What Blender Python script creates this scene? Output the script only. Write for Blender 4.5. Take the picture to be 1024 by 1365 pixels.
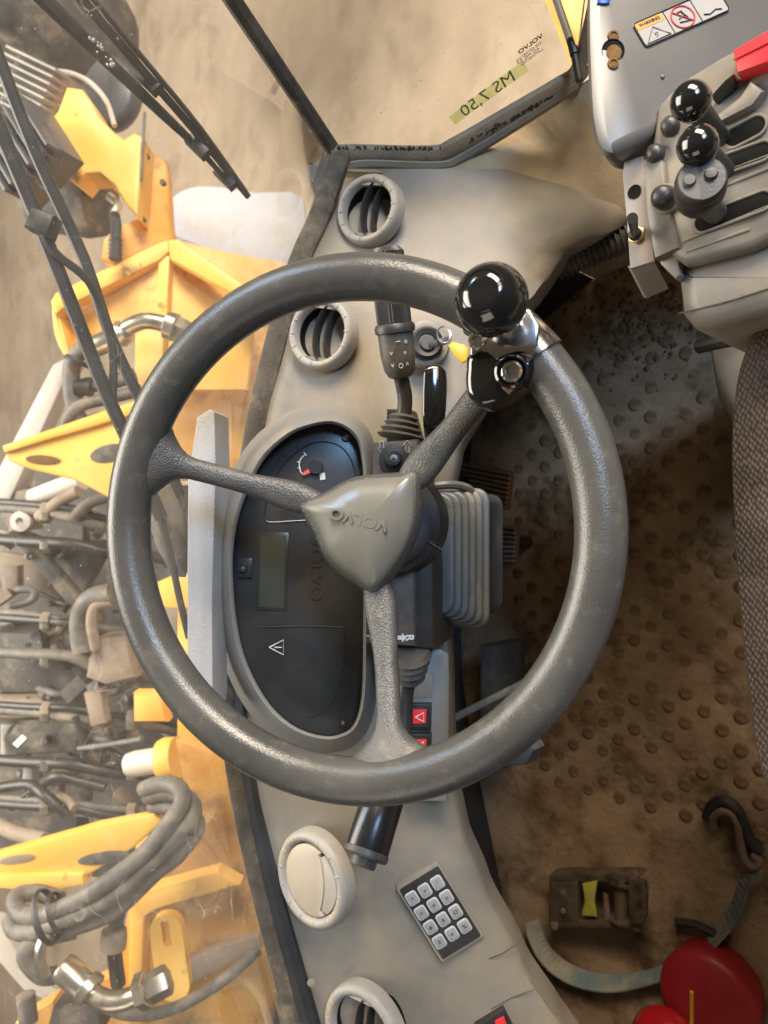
import bpy, bmesh, math, random
from mathutils import Vector, Matrix
random.seed(7)
R = math.radians
for o in list(bpy.data.objects): bpy.data.objects.remove(o)
scn = bpy.context.scene
COL = scn.collection
V = Vector
# ------------------------------------------------------------------ camera
# world: +X towards the seat (back of the cab), +Y the driver's right, +Z up; cab floor z = 0
TH = R(42.0); FPX = 1025.0; U0, V0 = 512.0, 682.5
r_ = V((math.cos(TH), 0, -math.sin(TH))); u_ = V((0, 1, 0)); b_ = V((math.sin(TH), 0, math.cos(TH)))
C = V((0.434, 0.012, 1.23))
cd = bpy.data.cameras.new('camera'); cam = bpy.data.objects.new('camera', cd); COL.objects.link(cam)
cam.location = C; cam.rotation_euler = (0, TH, 0)
cd.sensor_fit = 'VERTICAL'; cd.sensor_height = 36.0; cd.lens = 36.0 * FPX / 1365.0
cd.clip_start = 0.01; cd.clip_end = 200
cd.dof.use_dof = True; cd.dof.focus_distance = 0.68; cd.dof.aperture_fstop = 9.0
scn.camera = cam
# ------------------------------------------------------------------ light: a hall with lamps overhead, cool daylight from a gate behind, an added rear fill
w = bpy.data.worlds.new('World'); scn.world = w; w.use_nodes = True
bg = w.node_tree.nodes['Background']; bg.inputs[0].default_value = (1.0, 0.93, 0.84, 1); bg.inputs[1].default_value = 0.075
def area(name, loc, target, sx, sy, power, col):
    l = bpy.data.lights.new(name, 'AREA'); l.shape = 'RECTANGLE'; l.size = sx; l.size_y = sy; l.energy = power; l.color = col
    o = bpy.data.objects.new(name, l); COL.objects.link(o); o.location = loc
    o.rotation_euler = (V(target) - V(loc)).to_track_quat('-Z', 'Y').to_euler(); return o
area('hall_lamp_front', (-4.2, 0.6, 4.6), (-1.2, 0.0, -0.6), 4.0, 4.0, 980, (1.0, 0.92, 0.81))
area('hall_lamp_right', (1.7, 4.0, 2.9), (0.1, -0.1, 0.2), 2.6, 1.6, 700, (1.0, 0.86, 0.69))
area('hall_lamp_left', (0.2, -4.0, 3.0), (0.0, -0.2, 0.5), 3.0, 1.6, 55, (1.0, 0.88, 0.72))
area('hall_window_rear', (3.0, 1.5, 2.9), (0.0, 0.0, 0.8), 0.8, 0.6, 125, (0.28, 0.57, 1.0))
area('rear_fill_lamp', (3.2, 2.2, 2.7), (0.0, -0.2, 0.0), 1.6, 1.2, 75, (1.0, 0.80, 0.58))  # added warm fill to brighten the cab floor, no known source
scn.view_settings.view_transform = 'Standard'; scn.view_settings.look = 'None'
scn.view_settings.exposure = -0.38; scn.view_settings.gamma = 1.0; scn.view_settings.use_curve_mapping = False
scn.render.engine = 'CYCLES'
scn.cycles.max_bounces = 8; scn.cycles.transparent_max_bounces = 12

# ------------------------------------------------------------------ helpers
def P(u, v, d): return C + r_ * ((u - U0) / FPX * d) + u_ * (-(v - V0) / FPX * d) - b_ * d
def ray(u, v): return r_ * ((u - U0) / FPX) + u_ * (-(v - V0) / FPX) - b_
def PL(u, v, p0, n):
    d = ray(u, v); return C + d * ((p0 - C).dot(n) / d.dot(n))
def PZ(u, v, z): return PL(u, v, V((0, 0, z)), V((0, 0, 1)))
def lerp(a, b, t): return a + (b - a) * t
def sst(a, b, x):
    t = min(1, max(0, (x - a) / (b - a))); return t * t * (3 - 2 * t)
def cr(pts, n=6, closed=False):
    out = []; N = len(pts); pts = [V(p) for p in pts]
    for i in range(N if closed else N - 1):
        if closed: a, p, q, s = pts[(i-1) % N], pts[i], pts[(i+1) % N], pts[(i+2) % N]
        else: a, p, q, s = pts[max(i-1, 0)], pts[i], pts[i+1], pts[min(i+2, N-1)]
        for k in range(n):
            t = k / n
            out.append(0.5 * ((2*p) + (q-a)*t + (2*a-5*p+4*q-s)*t*t + (3*p-a-3*q+s)*t**3))
    if not closed: out.append(pts[-1])
    return out
def pw(tab, x):
    if x <= tab[0][0]: return tab[0][1]
    for (a, fa), (b, fb) in zip(tab, tab[1:]):
        if x <= b: return lerp(fa, fb, sst(0, 1, (x-a)/(b-a))*0.35 + 0.65*(x-a)/(b-a))
    return tab[-1][1]
def perp(t, hint=None):
    h = hint if hint is not None else (V((0, 0, 1)) if abs(t.z) < 0.9 else V((1, 0, 0)))
    x = h.cross(t)
    if x.length < 1e-6: x = V((1, 0, 0)).cross(t)
    x.normalize(); return x, t.cross(x).normalized()
def rrect(w, h, rad, n=4):
    out = []
    for cx, cy, a0 in ((w/2-rad, h/2-rad, 0), (-w/2+rad, h/2-rad, 90), (-w/2+rad, -h/2+rad, 180), (w/2-rad, -h/2+rad, 270)):
        for k in range(n+1):
            a = R(a0 + 90*k/n); out.append((cx + rad*math.cos(a), cy + rad*math.sin(a)))
    return out
def circ(rad, n=24, ry=None): return [(rad*math.cos(2*math.pi*k/n), (ry or rad)*math.sin(2*math.pi*k/n)) for k in range(n)]
class Fr:      # a local frame
    def __init__(s, o, x, y, z=None):
        s.o = V(o); s.x = V(x).normalized(); s.y = V(y); s.y = (s.y - s.x * s.y.dot(s.x)).normalized()
        s.z = V(z) if z is not None else s.x.cross(s.y)
    def __call__(s, a, b, c=0): return s.o + s.x*a + s.y*b + s.z*c
def CF(u, v, d, ang=0, tilt=0):  # a frame facing the driver's eye side; ang turns it in plane, tilt leans it forward (towards horizontal)
    z = (b_ * math.cos(R(tilt)) - r_ * math.sin(R(tilt))); x = (r_ * math.cos(R(tilt)) + b_ * math.sin(R(tilt)))
    c, s = math.cos(R(ang)), math.sin(R(ang))
    return Fr(P(u, v, d), x*c + u_*s, -x*s + u_*c)
class MB:
    def __init__(s): s.v = []; s.f = []
    def add(s, vs, fs):
        n = len(s.v); s.v += [V(p) for p in vs]; s.f += [tuple(i+n for i in f) for f in fs]; return s
    def loft(s, loops, cap0=True, cap1=True, closed=True):
        m = len(loops[0]); vs = [p for l in loops for p in l]; fs = []
        for i in range(len(loops)-1):
            for k in range(m if closed else m-1):
                a = i*m+k; b = i*m+(k+1) % m; fs.append((a, b, b+m, a+m))
        if cap0: fs.append(tuple(reversed(range(m))))
        if cap1: fs.append(tuple((len(loops)-1)*m + k for k in range(m)))
        return s.add(vs, fs)
    def tube(s, pts, rad, seg=10, sm=0, flat=1.0, hint=None, caps=True):
        if sm: pts = cr(pts, sm)
        pts = [V(p) for p in pts]; n = len(pts)
        t0 = (pts[1]-pts[0]).normalized(); x, y = perp(t0, hint); loops = []
        for i, p in enumerate(pts):
            t = (pts[min(i+1, n-1)] - pts[max(i-1, 0)]).normalized()
            if hint is not None: x, y = perp(t, hint)
            else:
                x = (x - t*x.dot(t)).normalized(); y = t.cross(x)
            rr = rad[min(len(rad)-1, int(i*len(rad)/n))] if isinstance(rad, list) else (rad(i/(n-1)) if callable(rad) else rad)
            loops.append([p + x*rr*math.cos(2*math.pi*k/seg) + y*rr*flat*math.sin(2*math.pi*k/seg) for k in range(seg)])
        return s.loft(loops, caps, caps)
    def lathe(s, prof, o, ax, seg=24, caps=True, xd=None, oval=1.0):
        ax = V(ax).normalized(); x, y = perp(ax, xd)
        return s.loft([[V(o) + ax*h + x*rr*math.cos(2*math.pi*k/seg) + y*rr*oval*math.sin(2*math.pi*k/seg) for k in range(seg)] for rr, h in prof], caps, caps)
    def prism(s, loop, vec, bev=0.0):
        # loop: outline of the face towards the viewer; vec: extrusion away from it
        loop = [V(p) for p in loop]; vec = V(vec); m = len(loop)
        if bev <= 0: return s.loft([loop, [p+vec for p in loop]])
        nz = V((0, 0, 0)); c = sum(loop, V((0, 0, 0)))/m
        for i in range(m): nz += (loop[i]-c).cross(loop[(i+1) % m]-c)
        nz.normalize(); ins = []
        for i in range(m):
            e0 = (loop[i]-loop[i-1]); e1 = (loop[(i+1) % m]-loop[i])
            n0 = nz.cross(e0).normalized(); n1 = nz.cross(e1).normalized(); nn = n0+n1
            if nn.length < 1e-6: nn = n0
            nn.normalize(); k = max(0.5, nn.dot(n0)); ins.append(nn/k)
        vd = vec.normalized()
        return s.loft([[p+q*bev for p, q in zip(loop, ins)], [p+q*bev*0.3 + vd*bev*0.3 for p, q in zip(loop, ins)], [p+vd*bev for p in loop], [p+vec for p in loop]])
    def box(s, fr, sx, sy, sz, bev=0.0):   # fr = centre of the front face, depth sz backwards
        return s.prism([fr(a*sx/2, b*sy/2) for a, b in ((-1, -1), (1, -1), (1, 1), (-1, 1))], -fr.z*sz, bev)
    def grid(s, rows): return s.loft(rows, False, False, False)
    def mesh(s, name, mat, off=V((0, 0, 0)), ang=35):
        me = bpy.data.meshes.new(name); me.from_pydata([p-off for p in s.v], [], s.f)
        bm = bmesh.new(); bm.from_mesh(me); bmesh.ops.remove_doubles(bm, verts=bm.verts, dist=1e-6)
        bmesh.ops.recalc_face_normals(bm, faces=bm.faces); bm.to_mesh(me); bm.free()
        me.polygons.foreach_set('use_smooth', [True]*len(me.polygons)); me.set_sharp_from_angle(angle=R(ang))
        if mat: me.materials.append(mat)
        me.update(); return me
    def build(s, name, mat, parent=None, ang=35):
        off = LOC.get(parent, V((0, 0, 0))); o = bpy.data.objects.new(name, s.mesh(name, mat, off, ang)); COL.objects.link(o)
        if parent is not None: o.parent = parent; LOC[o] = off
        return o
LOC = {}
def thing(name, label, cat, loc=(0, 0, 0), group=None):
    o = bpy.data.objects.new(name, None); COL.objects.link(o); o.location = loc; o.empty_display_size = 0.05
    o['label'] = label; o['category'] = cat
    if group: o['group'] = group
    LOC[o] = V(loc); return o
def tag(o, label, cat, group=None):
    o['label'] = label; o['category'] = cat
    if group: o['group'] = group
    return o
def struct(o): o['kind'] = 'structure'; return o
def stuff(o, label=None): o['kind'] = 'stuff'; (label and o.__setitem__('label', label)); return o
def place(me, name, parent, m):    # a shared mesh put in place
    o = bpy.data.objects.new(name, me); COL.objects.link(o); o.parent = parent
    o.matrix_local = Matrix.Translation(-LOC.get(parent, V((0, 0, 0)))) @ m; LOC[o] = LOC.get(parent, V((0, 0, 0))); return o
def mat4(fr):
    return Matrix(((fr.x.x, fr.y.x, fr.z.x, fr.o.x), (fr.x.y, fr.y.y, fr.z.y, fr.o.y), (fr.x.z, fr.y.z, fr.z.z, fr.o.z), (0, 0, 0, 1)))
def text(name, body, size, fr, mat, parent, ext=0.0004, bold=0.0, align='CENTER', width=1.0):
    cu = bpy.data.curves.new(name, 'FONT'); cu.body = body; cu.size = size; cu.extrude = ext; cu.align_x = align; cu.align_y = 'CENTER'; cu.offset = bold
    cu.resolution_u = 3
    t = bpy.data.objects.new(name, cu); COL.objects.link(t); bpy.context.view_layer.update()
    me = bpy.data.meshes.new_from_object(t.evaluated_get(bpy.context.evaluated_depsgraph_get())); bpy.data.objects.remove(t)
    off = LOC.get(parent, V((0, 0, 0)))
    for vx in me.vertices: vx.co = fr(vx.co.x*width, vx.co.y, vx.co.z) - off
    me.materials.clear(); me.materials.append(mat); o = bpy.data.objects.new(name, me); COL.objects.link(o); o.parent = parent; LOC[o] = off; return o
# ------------------------------------------------------------------ materials
def mat(name, c1, c2=None, sc=12, rough=0.5, metal=0.0, bump=0.0, bsc=300, c3=None, sc3=6, lo=0.5, hi=0.68, rvar=0.12, coat=0.0, vor=False, spec=0.5, stretch=None, scratch=0.0):
    m = bpy.data.materials.new(name); m.use_nodes = True; nt = m.node_tree; N = nt.nodes; L = nt.links
    p = N['Principled BSDF']; tc = N.new('ShaderNodeTexCoord'); vec = tc.outputs['Object']
    if stretch:
        mp = N.new('ShaderNodeMapping'); mp.inputs['Scale'].default_value = stretch; L.new(vec, mp.inputs[0]); vecs = mp.outputs[0]
    else: vecs = vec
    c2 = c2 or tuple(x*0.8 for x in c1)
    n1 = N.new('ShaderNodeTexNoise'); n1.inputs['Scale'].default_value = sc; n1.inputs['Detail'].default_value = 8; n1.inputs['Roughness'].default_value = 0.6; L.new(vecs, n1.inputs['Vector'])
    rp = N.new('ShaderNodeValToRGB'); rp.color_ramp.elements[0].position = 0.32; rp.color_ramp.elements[1].position = 0.68
    rp.color_ramp.elements[0].color = (*c1, 1); rp.color_ramp.elements[1].color = (*c2, 1); L.new(n1.outputs[0], rp.inputs[0]); out = rp.outputs[0]
    if c3:
        n2 = N.new('ShaderNodeTexNoise'); n2.inputs['Scale'].default_value = sc3; n2.inputs['Detail'].default_value = 10; n2.inputs['Roughness'].default_value = 0.68; L.new(vecs, n2.inputs['Vector'])
        r2 = N.new('ShaderNodeValToRGB'); r2.color_ramp.elements[0].position = lo; r2.color_ramp.elements[1].position = hi; L.new(n2.outputs[0], r2.inputs[0])
        mx = N.new('ShaderNodeMix'); mx.data_type = 'RGBA'; L.new(r2.outputs[0], mx.inputs[0]); L.new(out, mx.inputs[6]); mx.inputs[7].default_value = (*c3, 1); out = mx.outputs[2]
    L.new(out, p.inputs['Base Color'])
    mr = N.new('ShaderNodeMapRange'); mr.inputs[3].default_value = max(0.02, rough-rvar); mr.inputs[4].default_value = min(1, rough+rvar); L.new(n1.outputs[0], mr.inputs[0]); L.new(mr.outputs[0], p.inputs['Roughness'])
    p.inputs['Metallic'].default_value = metal; p.inputs['Coat Weight'].default_value = coat; p.inputs['Specular IOR Level'].default_value = spec
    if coat: p.inputs['Coat Roughness'].default_value = 0.08
    if bump:
        if vor: b = N.new('ShaderNodeTexVoronoi'); b.feature = 'SMOOTH_F1'
        else: b = N.new('ShaderNodeTexNoise'); b.inputs['Detail'].default_value = 3
        b.inputs['Scale'].default_value = bsc; L.new(vec, b.inputs['Vector'])
        bp = N.new('ShaderNodeBump'); bp.inputs['Strength'].default_value = bump; bp.inputs['Distance'].default_value = 0.002; L.new(b.outputs[0], bp.inputs['Height']); L.new(bp.outputs[0], p.inputs['Normal'])
    return m
def glass(name, dust, tint):
    m = bpy.data.materials.new(name); m.use_nodes = True; nt = m.node_tree; N = nt.nodes; L = nt.links; N.remove(N['Principled BSDF'])
    out = N['Material Output']; tr = N.new('ShaderNodeBsdfTransparent'); tr.inputs[0].default_value = (*tint, 1)
    gl = N.new('ShaderNodeBsdfGlossy'); gl.inputs['Roughness'].default_value = 0.03
    fr = N.new('ShaderNodeFresnel'); fr.inputs[0].default_value = 1.35
    m1 = N.new('ShaderNodeMixShader'); L.new(fr.outputs[0], m1.inputs[0]); L.new(tr.outputs[0], m1.inputs[1]); L.new(gl.outputs[0], m1.inputs[2])
    df = N.new('ShaderNodeBsdfDiffuse'); df.inputs[0].default_value = (0.75, 0.68, 0.58, 1)
    tl = N.new('ShaderNodeBsdfTranslucent'); tl.inputs[0].default_value = (0.75, 0.68, 0.58, 1)
    m2 = N.new('ShaderNodeMixShader'); m2.inputs[0].default_value = 0.5; L.new(df.outputs[0], m2.inputs[1]); L.new(tl.outputs[0], m2.inputs[2])
    tc = N.new('ShaderNodeTexCoord'); n1 = N.new('ShaderNodeTexNoise'); n1.inputs['Scale'].default_value = 9; n1.inputs['Detail'].default_value = 12; n1.inputs['Roughness'].default_value = 0.7; L.new(tc.outputs['Object'], n1.inputs['Vector'])
    mr = N.new('ShaderNodeMapRange'); mr.inputs[1].default_value = 0.35; mr.inputs[2].default_value = 0.75; mr.inputs[3].default_value = dust*0.5; mr.inputs[4].default_value = dust*1.9; L.new(n1.outputs[0], mr.inputs[0])
    n2 = N.new('ShaderNodeTexNoise'); n2.inputs['Scale'].default_value = 260; n2.inputs['Detail'].default_value = 2; L.new(tc.outputs['Object'], n2.inputs['Vector'])
    sp = N.new('ShaderNodeMapRange'); sp.inputs[1].default_value = 0.71; sp.inputs[2].default_value = 0.76; sp.inputs[4].default_value = 0.35; L.new(n2.outputs[0], sp.inputs[0])
    ad = N.new('ShaderNodeMath'); ad.use_clamp = True; L.new(mr.outputs[0], ad.inputs[0]); L.new(sp.outputs[0], ad.inputs[1])
    nd = N.new('ShaderNodeTexNoise'); nd.inputs['Scale'].default_value = 5; L.new(tc.outputs['Object'], nd.inputs['Vector'])
    vm = N.new('ShaderNodeMix'); vm.data_type = 'VECTOR'; vm.inputs[0].default_value = .35; L.new(tc.outputs['Object'], vm.inputs[4]); L.new(nd.outputs['Color'], vm.inputs[5])
    vo = N.new('ShaderNodeTexVoronoi'); vo.feature = 'DISTANCE_TO_EDGE'; vo.inputs['Scale'].default_value = 22; L.new(vm.outputs[1], vo.inputs['Vector'])
    ln = N.new('ShaderNodeMapRange'); ln.inputs[1].default_value = .0; ln.inputs[2].default_value = .012; ln.inputs[3].default_value = .30; ln.inputs[4].default_value = 0; L.new(vo.outputs['Distance'], ln.inputs[0])
    mk = N.new('ShaderNodeMapRange'); mk.inputs[1].default_value = .54; mk.inputs[2].default_value = .62; L.new(n1.outputs[0], mk.inputs[0])
    ml = N.new('ShaderNodeMath'); ml.operation = 'MULTIPLY'; L.new(ln.outputs[0], ml.inputs[0]); L.new(mk.outputs[0], ml.inputs[1])
    a2 = N.new('ShaderNodeMath'); a2.use_clamp = True; L.new(ad.outputs[0], a2.inputs[0]); L.new(ml.outputs[0], a2.inputs[1]); ad = a2
    m3 = N.new('ShaderNodeMixShader'); L.new(ad.outputs[0], m3.inputs[0]); L.new(m1.outputs[0], m3.inputs[1]); L.new(m2.outputs[0], m3.inputs[2]); L.new(m3.outputs[0], out.inputs[0]); return m
T = {}
T['rim'] = mat('worn_grey_rubber', (0.050, 0.050, 0.047), (0.080, 0.077, 0.068), 10, 0.26, bump=0.20, bsc=700, c3=(0.135, 0.122, 0.098), sc3=60, lo=0.54, hi=0.85, rvar=0.12)
T['spoke'] = mat('grained_grey_plastic', (0.058, 0.058, 0.056), (0.098, 0.094, 0.084), 26, 0.32, bump=0.5, bsc=620, c3=(0.22, 0.19, 0.14), sc3=50, lo=0.6, hi=0.82)
T['cover'] = mat('satin_grey_cover', (0.135, 0.132, 0.112), (0.155, 0.148, 0.122), 18, 0.30, bump=0.05, bsc=900, rvar=0.06)
T['dash'] = mat('dusty_grey_dash', (0.180, 0.168, 0.146), (0.235, 0.210, 0.168), 9, 0.5, bump=0.2, bsc=1100, c3=(0.37, 0.295, 0.195), sc3=5, lo=0.40, hi=0.70)
T['bezel'] = mat('cool_grey_bezel', (0.17, 0.172, 0.17), (0.21, 0.20, 0.182), 14, 0.45, bump=0.12, bsc=1100, c3=(0.33, 0.265, 0.18), sc3=9, lo=0.55, hi=0.8)
T['wall'] = mat('dusty_trim', (0.44, 0.345, 0.21), (0.32, 0.255, 0.165), 12, 0.75, bump=0.3, bsc=160, c3=(0.19, 0.15, 0.105), sc3=16, lo=0.58, hi=0.74)
T['vent'] = mat('grey_vent_plastic', (0.27, 0.255, 0.228), (0.32, 0.29, 0.24), 40, 0.5, bump=0.08, bsc=900, c3=(0.37, 0.30, 0.21), sc3=22)
T['ventdark'] = mat('vent_throat', (0.010, 0.010, 0.009), rough=0.8, spec=0.1)
T['panel'] = mat('dusty_black_panel', (0.026, 0.027, 0.028), (0.038, 0.037, 0.035), 8, 0.28, c3=(0.085, 0.078, 0.066), sc3=9, lo=0.46, hi=0.9, rvar=0.12)
T['panel2'] = mat('raised_black_panel', (0.028, 0.03, 0.032), rough=0.3)
T['lcd'] = mat('dead_lcd', (0.045, 0.05, 0.04), (0.06, 0.06, 0.048), 20, 0.2)
T['white'] = mat('white_print', (0.75, 0.75, 0.72), rough=0.5)
T['redneedle'] = mat('red_needle', (0.75, 0.10, 0.06), rough=0.4)
T['black'] = mat('black_plastic', (0.022, 0.021, 0.020), (0.035, 0.032, 0.028), 40, 0.42, bump=0.1, bsc=700, c3=(0.12, 0.10, 0.075), sc3=18, lo=0.58, hi=0.85)
T['blackdusty'] = mat('dusty_black_rubber', (0.05, 0.047, 0.042), (0.085, 0.075, 0.06), 30, 0.6, bump=0.2, bsc=500, c3=(0.20, 0.16, 0.115), sc3=22, lo=0.5, hi=0.8)
T['colgrey'] = mat('column_grey', (0.050, 0.047, 0.043), (0.078, 0.072, 0.062), 24, 0.5, c3=(0.17, 0.14, 0.10), sc3=20, lo=0.54, hi=0.8)
T['gloss'] = mat('polished_black_knob', (0.008, 0.008, 0.008), (0.012, 0.012, 0.011), 20, 0.10, rvar=0.05, coat=0.6)
T['chrome'] = mat('worn_chrome', (0.78, 0.77, 0.75), (0.66, 0.64, 0.60), 30, 0.16, metal=1.0, c3=(0.35, 0.30, 0.25), sc3=26, lo=0.6, hi=0.8, rvar=0.08)
T['steel'] = mat('zinc_steel', (0.60, 0.57, 0.50), (0.48, 0.44, 0.36), 30, 0.32, metal=0.9, c3=(0.35, 0.27, 0.17), sc3=20)
T['bellows'] = mat('blue_grey_bellows', (0.058, 0.070, 0.082), (0.085, 0.092, 0.098), 14, 0.42, c3=(0.24, 0.20, 0.145), sc3=12, lo=0.56, hi=0.80)
T['floor'] = mat('muddy_floor_mat', (0.22, 0.140, 0.075), (0.48, 0.335, 0.205), 7, 0.95, bump=0.9, bsc=90, c3=(0.12, 0.068, 0.032), sc3=8, lo=0.48, hi=0.64, spec=0.1)
T['stud'] = mat('worn_stud', (0.13, 0.078, 0.040), (0.32, 0.21, 0.12), 30, 0.9, bump=0.7, bsc=250, spec=0.12)
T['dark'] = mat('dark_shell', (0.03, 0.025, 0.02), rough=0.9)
T['mud'] = mat('dried_mud', (0.22, 0.125, 0.055), (0.14, 0.075, 0.032), 30, 0.95, bump=0.6, bsc=200, spec=0.1)
T['console'] = mat('grey_console', (0.165, 0.152, 0.130), (0.20, 0.178, 0.143), 10, 0.40, bump=0.06, bsc=900, c3=(0.31, 0.24, 0.155), sc3=9, lo=0.5, hi=0.78)
T['box'] = mat('smooth_grey_box', (0.105, 0.102, 0.097), (0.13, 0.122, 0.11), 6, 0.34, bump=0.04, bsc=900, c3=(0.22, 0.185, 0.14), sc3=6, lo=0.55, hi=0.85)
T['plate'] = mat('lilac_grey_plate', (0.30, 0.275, 0.265), (0.34, 0.29, 0.25), 14, 0.5, c3=(0.36, 0.24, 0.12), sc3=18, lo=0.55, hi=0.75)
T['red'] = mat('red_cover', (0.78, 0.035, 0.04), (0.70, 0.03, 0.035), 10, 0.4)
T['redpaint'] = mat('red_enamel', (0.50, 0.012, 0.018), (0.42, 0.010, 0.015), 10, 0.22, coat=0.4, c3=(0.34, 0.05, 0.045), sc3=8, lo=0.52, hi=0.85)
T['yellow'] = mat('yellow_paint', (0.83, 0.43, 0.055), (0.90, 0.56, 0.16), 4, 0.45, bump=0.12, bsc=60, c3=(0.30, 0.14, 0.04), sc3=10, lo=0.60, hi=0.67)
T['yellow2'] = mat('dusty_shaded_yellow_paint', (0.74, 0.33, 0.04), (0.84, 0.53, 0.21), 6, 0.55, bump=0.12, bsc=60, c3=(0.34, 0.19, 0.085), sc3=7, lo=0.52, hi=0.68)  # dusty and stained; its darker orange also paints in shaded faces
T['tagyellow'] = mat('yellow_tag', (0.80, 0.45, 0.02), rough=0.4)
T['seal'] = mat('weathered_seal', (0.040, 0.034, 0.026), (0.10, 0.080, 0.054), 34, 0.75, bump=0.4, bsc=300, c3=(0.24, 0.185, 0.115), sc3=20, lo=0.52, hi=0.74)
T['sealtan'] = mat('mouldy_side_seal', (0.36, 0.285, 0.185), (0.24, 0.19, 0.125), 18, 0.8, bump=0.5, bsc=200, c3=(0.05, 0.042, 0.03), sc3=22, lo=0.58, hi=0.72)
T['mould'] = mat('black_mould', (0.03, 0.026, 0.02), (0.085, 0.066, 0.042), 60, 0.9, bump=0.6, bsc=300)
T['rubber'] = mat('black_rubber', (0.018, 0.018, 0.019), (0.03, 0.03, 0.03), 20, 0.5)
T['hose'] = mat('dusty_hose', (0.075, 0.072, 0.068), (0.165, 0.15, 0.128), 22, 0.6, c3=(0.30, 0.245, 0.18), sc3=16, lo=0.50, hi=0.75)
T['machine'] = mat('greasy_grey_machine', (0.040, 0.040, 0.042), (0.12, 0.112, 0.10), 9, 0.65, bump=0.3, bsc=60, c3=(0.33, 0.27, 0.2), sc3=8, lo=0.52, hi=0.72)
T['machine2'] = mat('dusty_brown_machine', (0.22, 0.17, 0.125), (0.34, 0.275, 0.205), 9, 0.75, bump=0.2, bsc=60, c3=(0.12, 0.10, 0.085), sc3=7, lo=0.5, hi=0.7)
T['pale'] = mat('pale_metal', (0.55, 0.52, 0.47), (0.46, 0.42, 0.36), 6, 0.6, c3=(0.36, 0.28, 0.2), sc3=6, lo=0.55, hi=0.75)
T['blueish'] = mat('pale_blue_sheet', (0.40, 0.43, 0.49), (0.50, 0.49, 0.50), 5, 0.5, c3=(0.42, 0.35, 0.27), sc3=6, lo=0.48, hi=0.72)
T['ground'] = mat('hall_concrete', (0.42, 0.325, 0.235), (0.54, 0.43, 0.315), 3.5, 0.9, bump=0.5, bsc=16, c3=(0.33, 0.25, 0.175), sc3=2.0, lo=0.50, hi=0.66, stretch=(1.0, 0.7, 1))
T['fabric'] = mat('brown_seat_fabric', (0.055, 0.042, 0.034), (0.082, 0.064, 0.052), 40, 0.95, c3=(0.115, 0.092, 0.075), sc3=14, lo=0.5, hi=0.8, spec=0.15)
def weave(m, sc):
    nt = m.node_tree; N = nt.nodes; L = nt.links; p = N['Principled BSDF']; src = p.inputs['Base Color'].links[0].from_socket
    tc = N.new('ShaderNodeTexCoord'); mp = N.new('ShaderNodeMapping'); mp.inputs['Rotation'].default_value = (0, 0, .6); mp.inputs['Scale'].default_value = (1, .6, .8); L.new(tc.outputs['Object'], mp.inputs[0])
    v = N.new('ShaderNodeTexVoronoi'); v.inputs['Scale'].default_value = sc; v.inputs['Randomness'].default_value = .35; L.new(mp.outputs[0], v.inputs['Vector'])
    r = N.new('ShaderNodeValToRGB'); r.color_ramp.elements[0].position = .15; r.color_ramp.elements[0].color = (1.45, 1.4, 1.35, 1); r.color_ramp.elements[1].position = .55; r.color_ramp.elements[1].color = (.6, .58, .57, 1); L.new(v.outputs['Distance'], r.inputs[0])
    x = N.new('ShaderNodeMix'); x.data_type = 'RGBA'; x.blend_type = 'MULTIPLY'; x.inputs[0].default_value = 1; L.new(src, x.inputs[6]); L.new(r.outputs[0], x.inputs[7]); L.new(x.outputs[2], p.inputs['Base Color'])
    b = N.new('ShaderNodeBump'); b.invert = True; b.inputs['Strength'].default_value = .8; b.inputs['Distance'].default_value = .002; L.new(v.outputs['Distance'], b.inputs['Height']); L.new(b.outputs[0], p.inputs['Normal'])
weave(T['fabric'], 330)
T['webbing'] = mat('blue_grey_webbing', (0.12, 0.18, 0.18), (0.24, 0.23, 0.185), 30, 0.9, bump=0.5, bsc=500, c3=(0.38, 0.31, 0.21), sc3=14, lo=0.45, hi=0.7)
T['rust'] = mat('rusty_steel', (0.16, 0.085, 0.05), (0.26, 0.17, 0.12), 30, 0.75, metal=0.2, bump=0.4, bsc=200)
T['ratchet'] = mat('oily_ratchet', (0.13, 0.098, 0.06), (0.21, 0.155, 0.092), 40, 0.42, metal=0.5, bump=0.3, bsc=200, c3=(0.05, 0.035, 0.022), sc3=30, lo=0.48, hi=0.66)
T['tape'] = mat('green_tape', (0.44, 0.58, 0.24), (0.50, 0.62, 0.30), 20, 0.7)
def translucent(m, k, col):
    nt = m.node_tree; N = nt.nodes; t = N.new('ShaderNodeBsdfTranslucent'); t.inputs[0].default_value = (*col, 1); x = N.new('ShaderNodeMixShader'); x.inputs[0].default_value = k
    nt.links.new(N['Principled BSDF'].outputs[0], x.inputs[1]); nt.links.new(t.outputs[0], x.inputs[2]); nt.links.new(x.outputs[0], N['Material Output'].inputs[0])
translucent(T['tape'], .8, (.66, .82, .42))
_n = T['tape'].node_tree; _m = [n for n in _n.nodes if n.type == 'MIX_SHADER'][0]; _t = _n.nodes.new('ShaderNodeBsdfTransparent'); _t.inputs[0].default_value = (.88, .97, .62, 1)   # thin see-through tape
_x = _n.nodes.new('ShaderNodeMixShader'); _x.inputs[0].default_value = .74; _n.links.new(_m.outputs[0], _x.inputs[1]); _n.links.new(_t.outputs[0], _x.inputs[2]); _n.links.new(_x.outputs[0], _n.nodes['Material Output'].inputs[0])
T['pen'] = mat('marker_ink', (0.16, 0.24, 0.08), rough=0.7)
T['print'] = mat('glass_print', (0.14, 0.12, 0.095), rough=0.7)
T['label'] = mat('label_grey', (0.34, 0.325, 0.30), rough=0.5)
T['orange'] = mat('label_orange', (0.80, 0.32, 0.04), rough=0.5)
T['labelred'] = mat('label_red', (0.60, 0.07, 0.06), rough=0.5)
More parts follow.
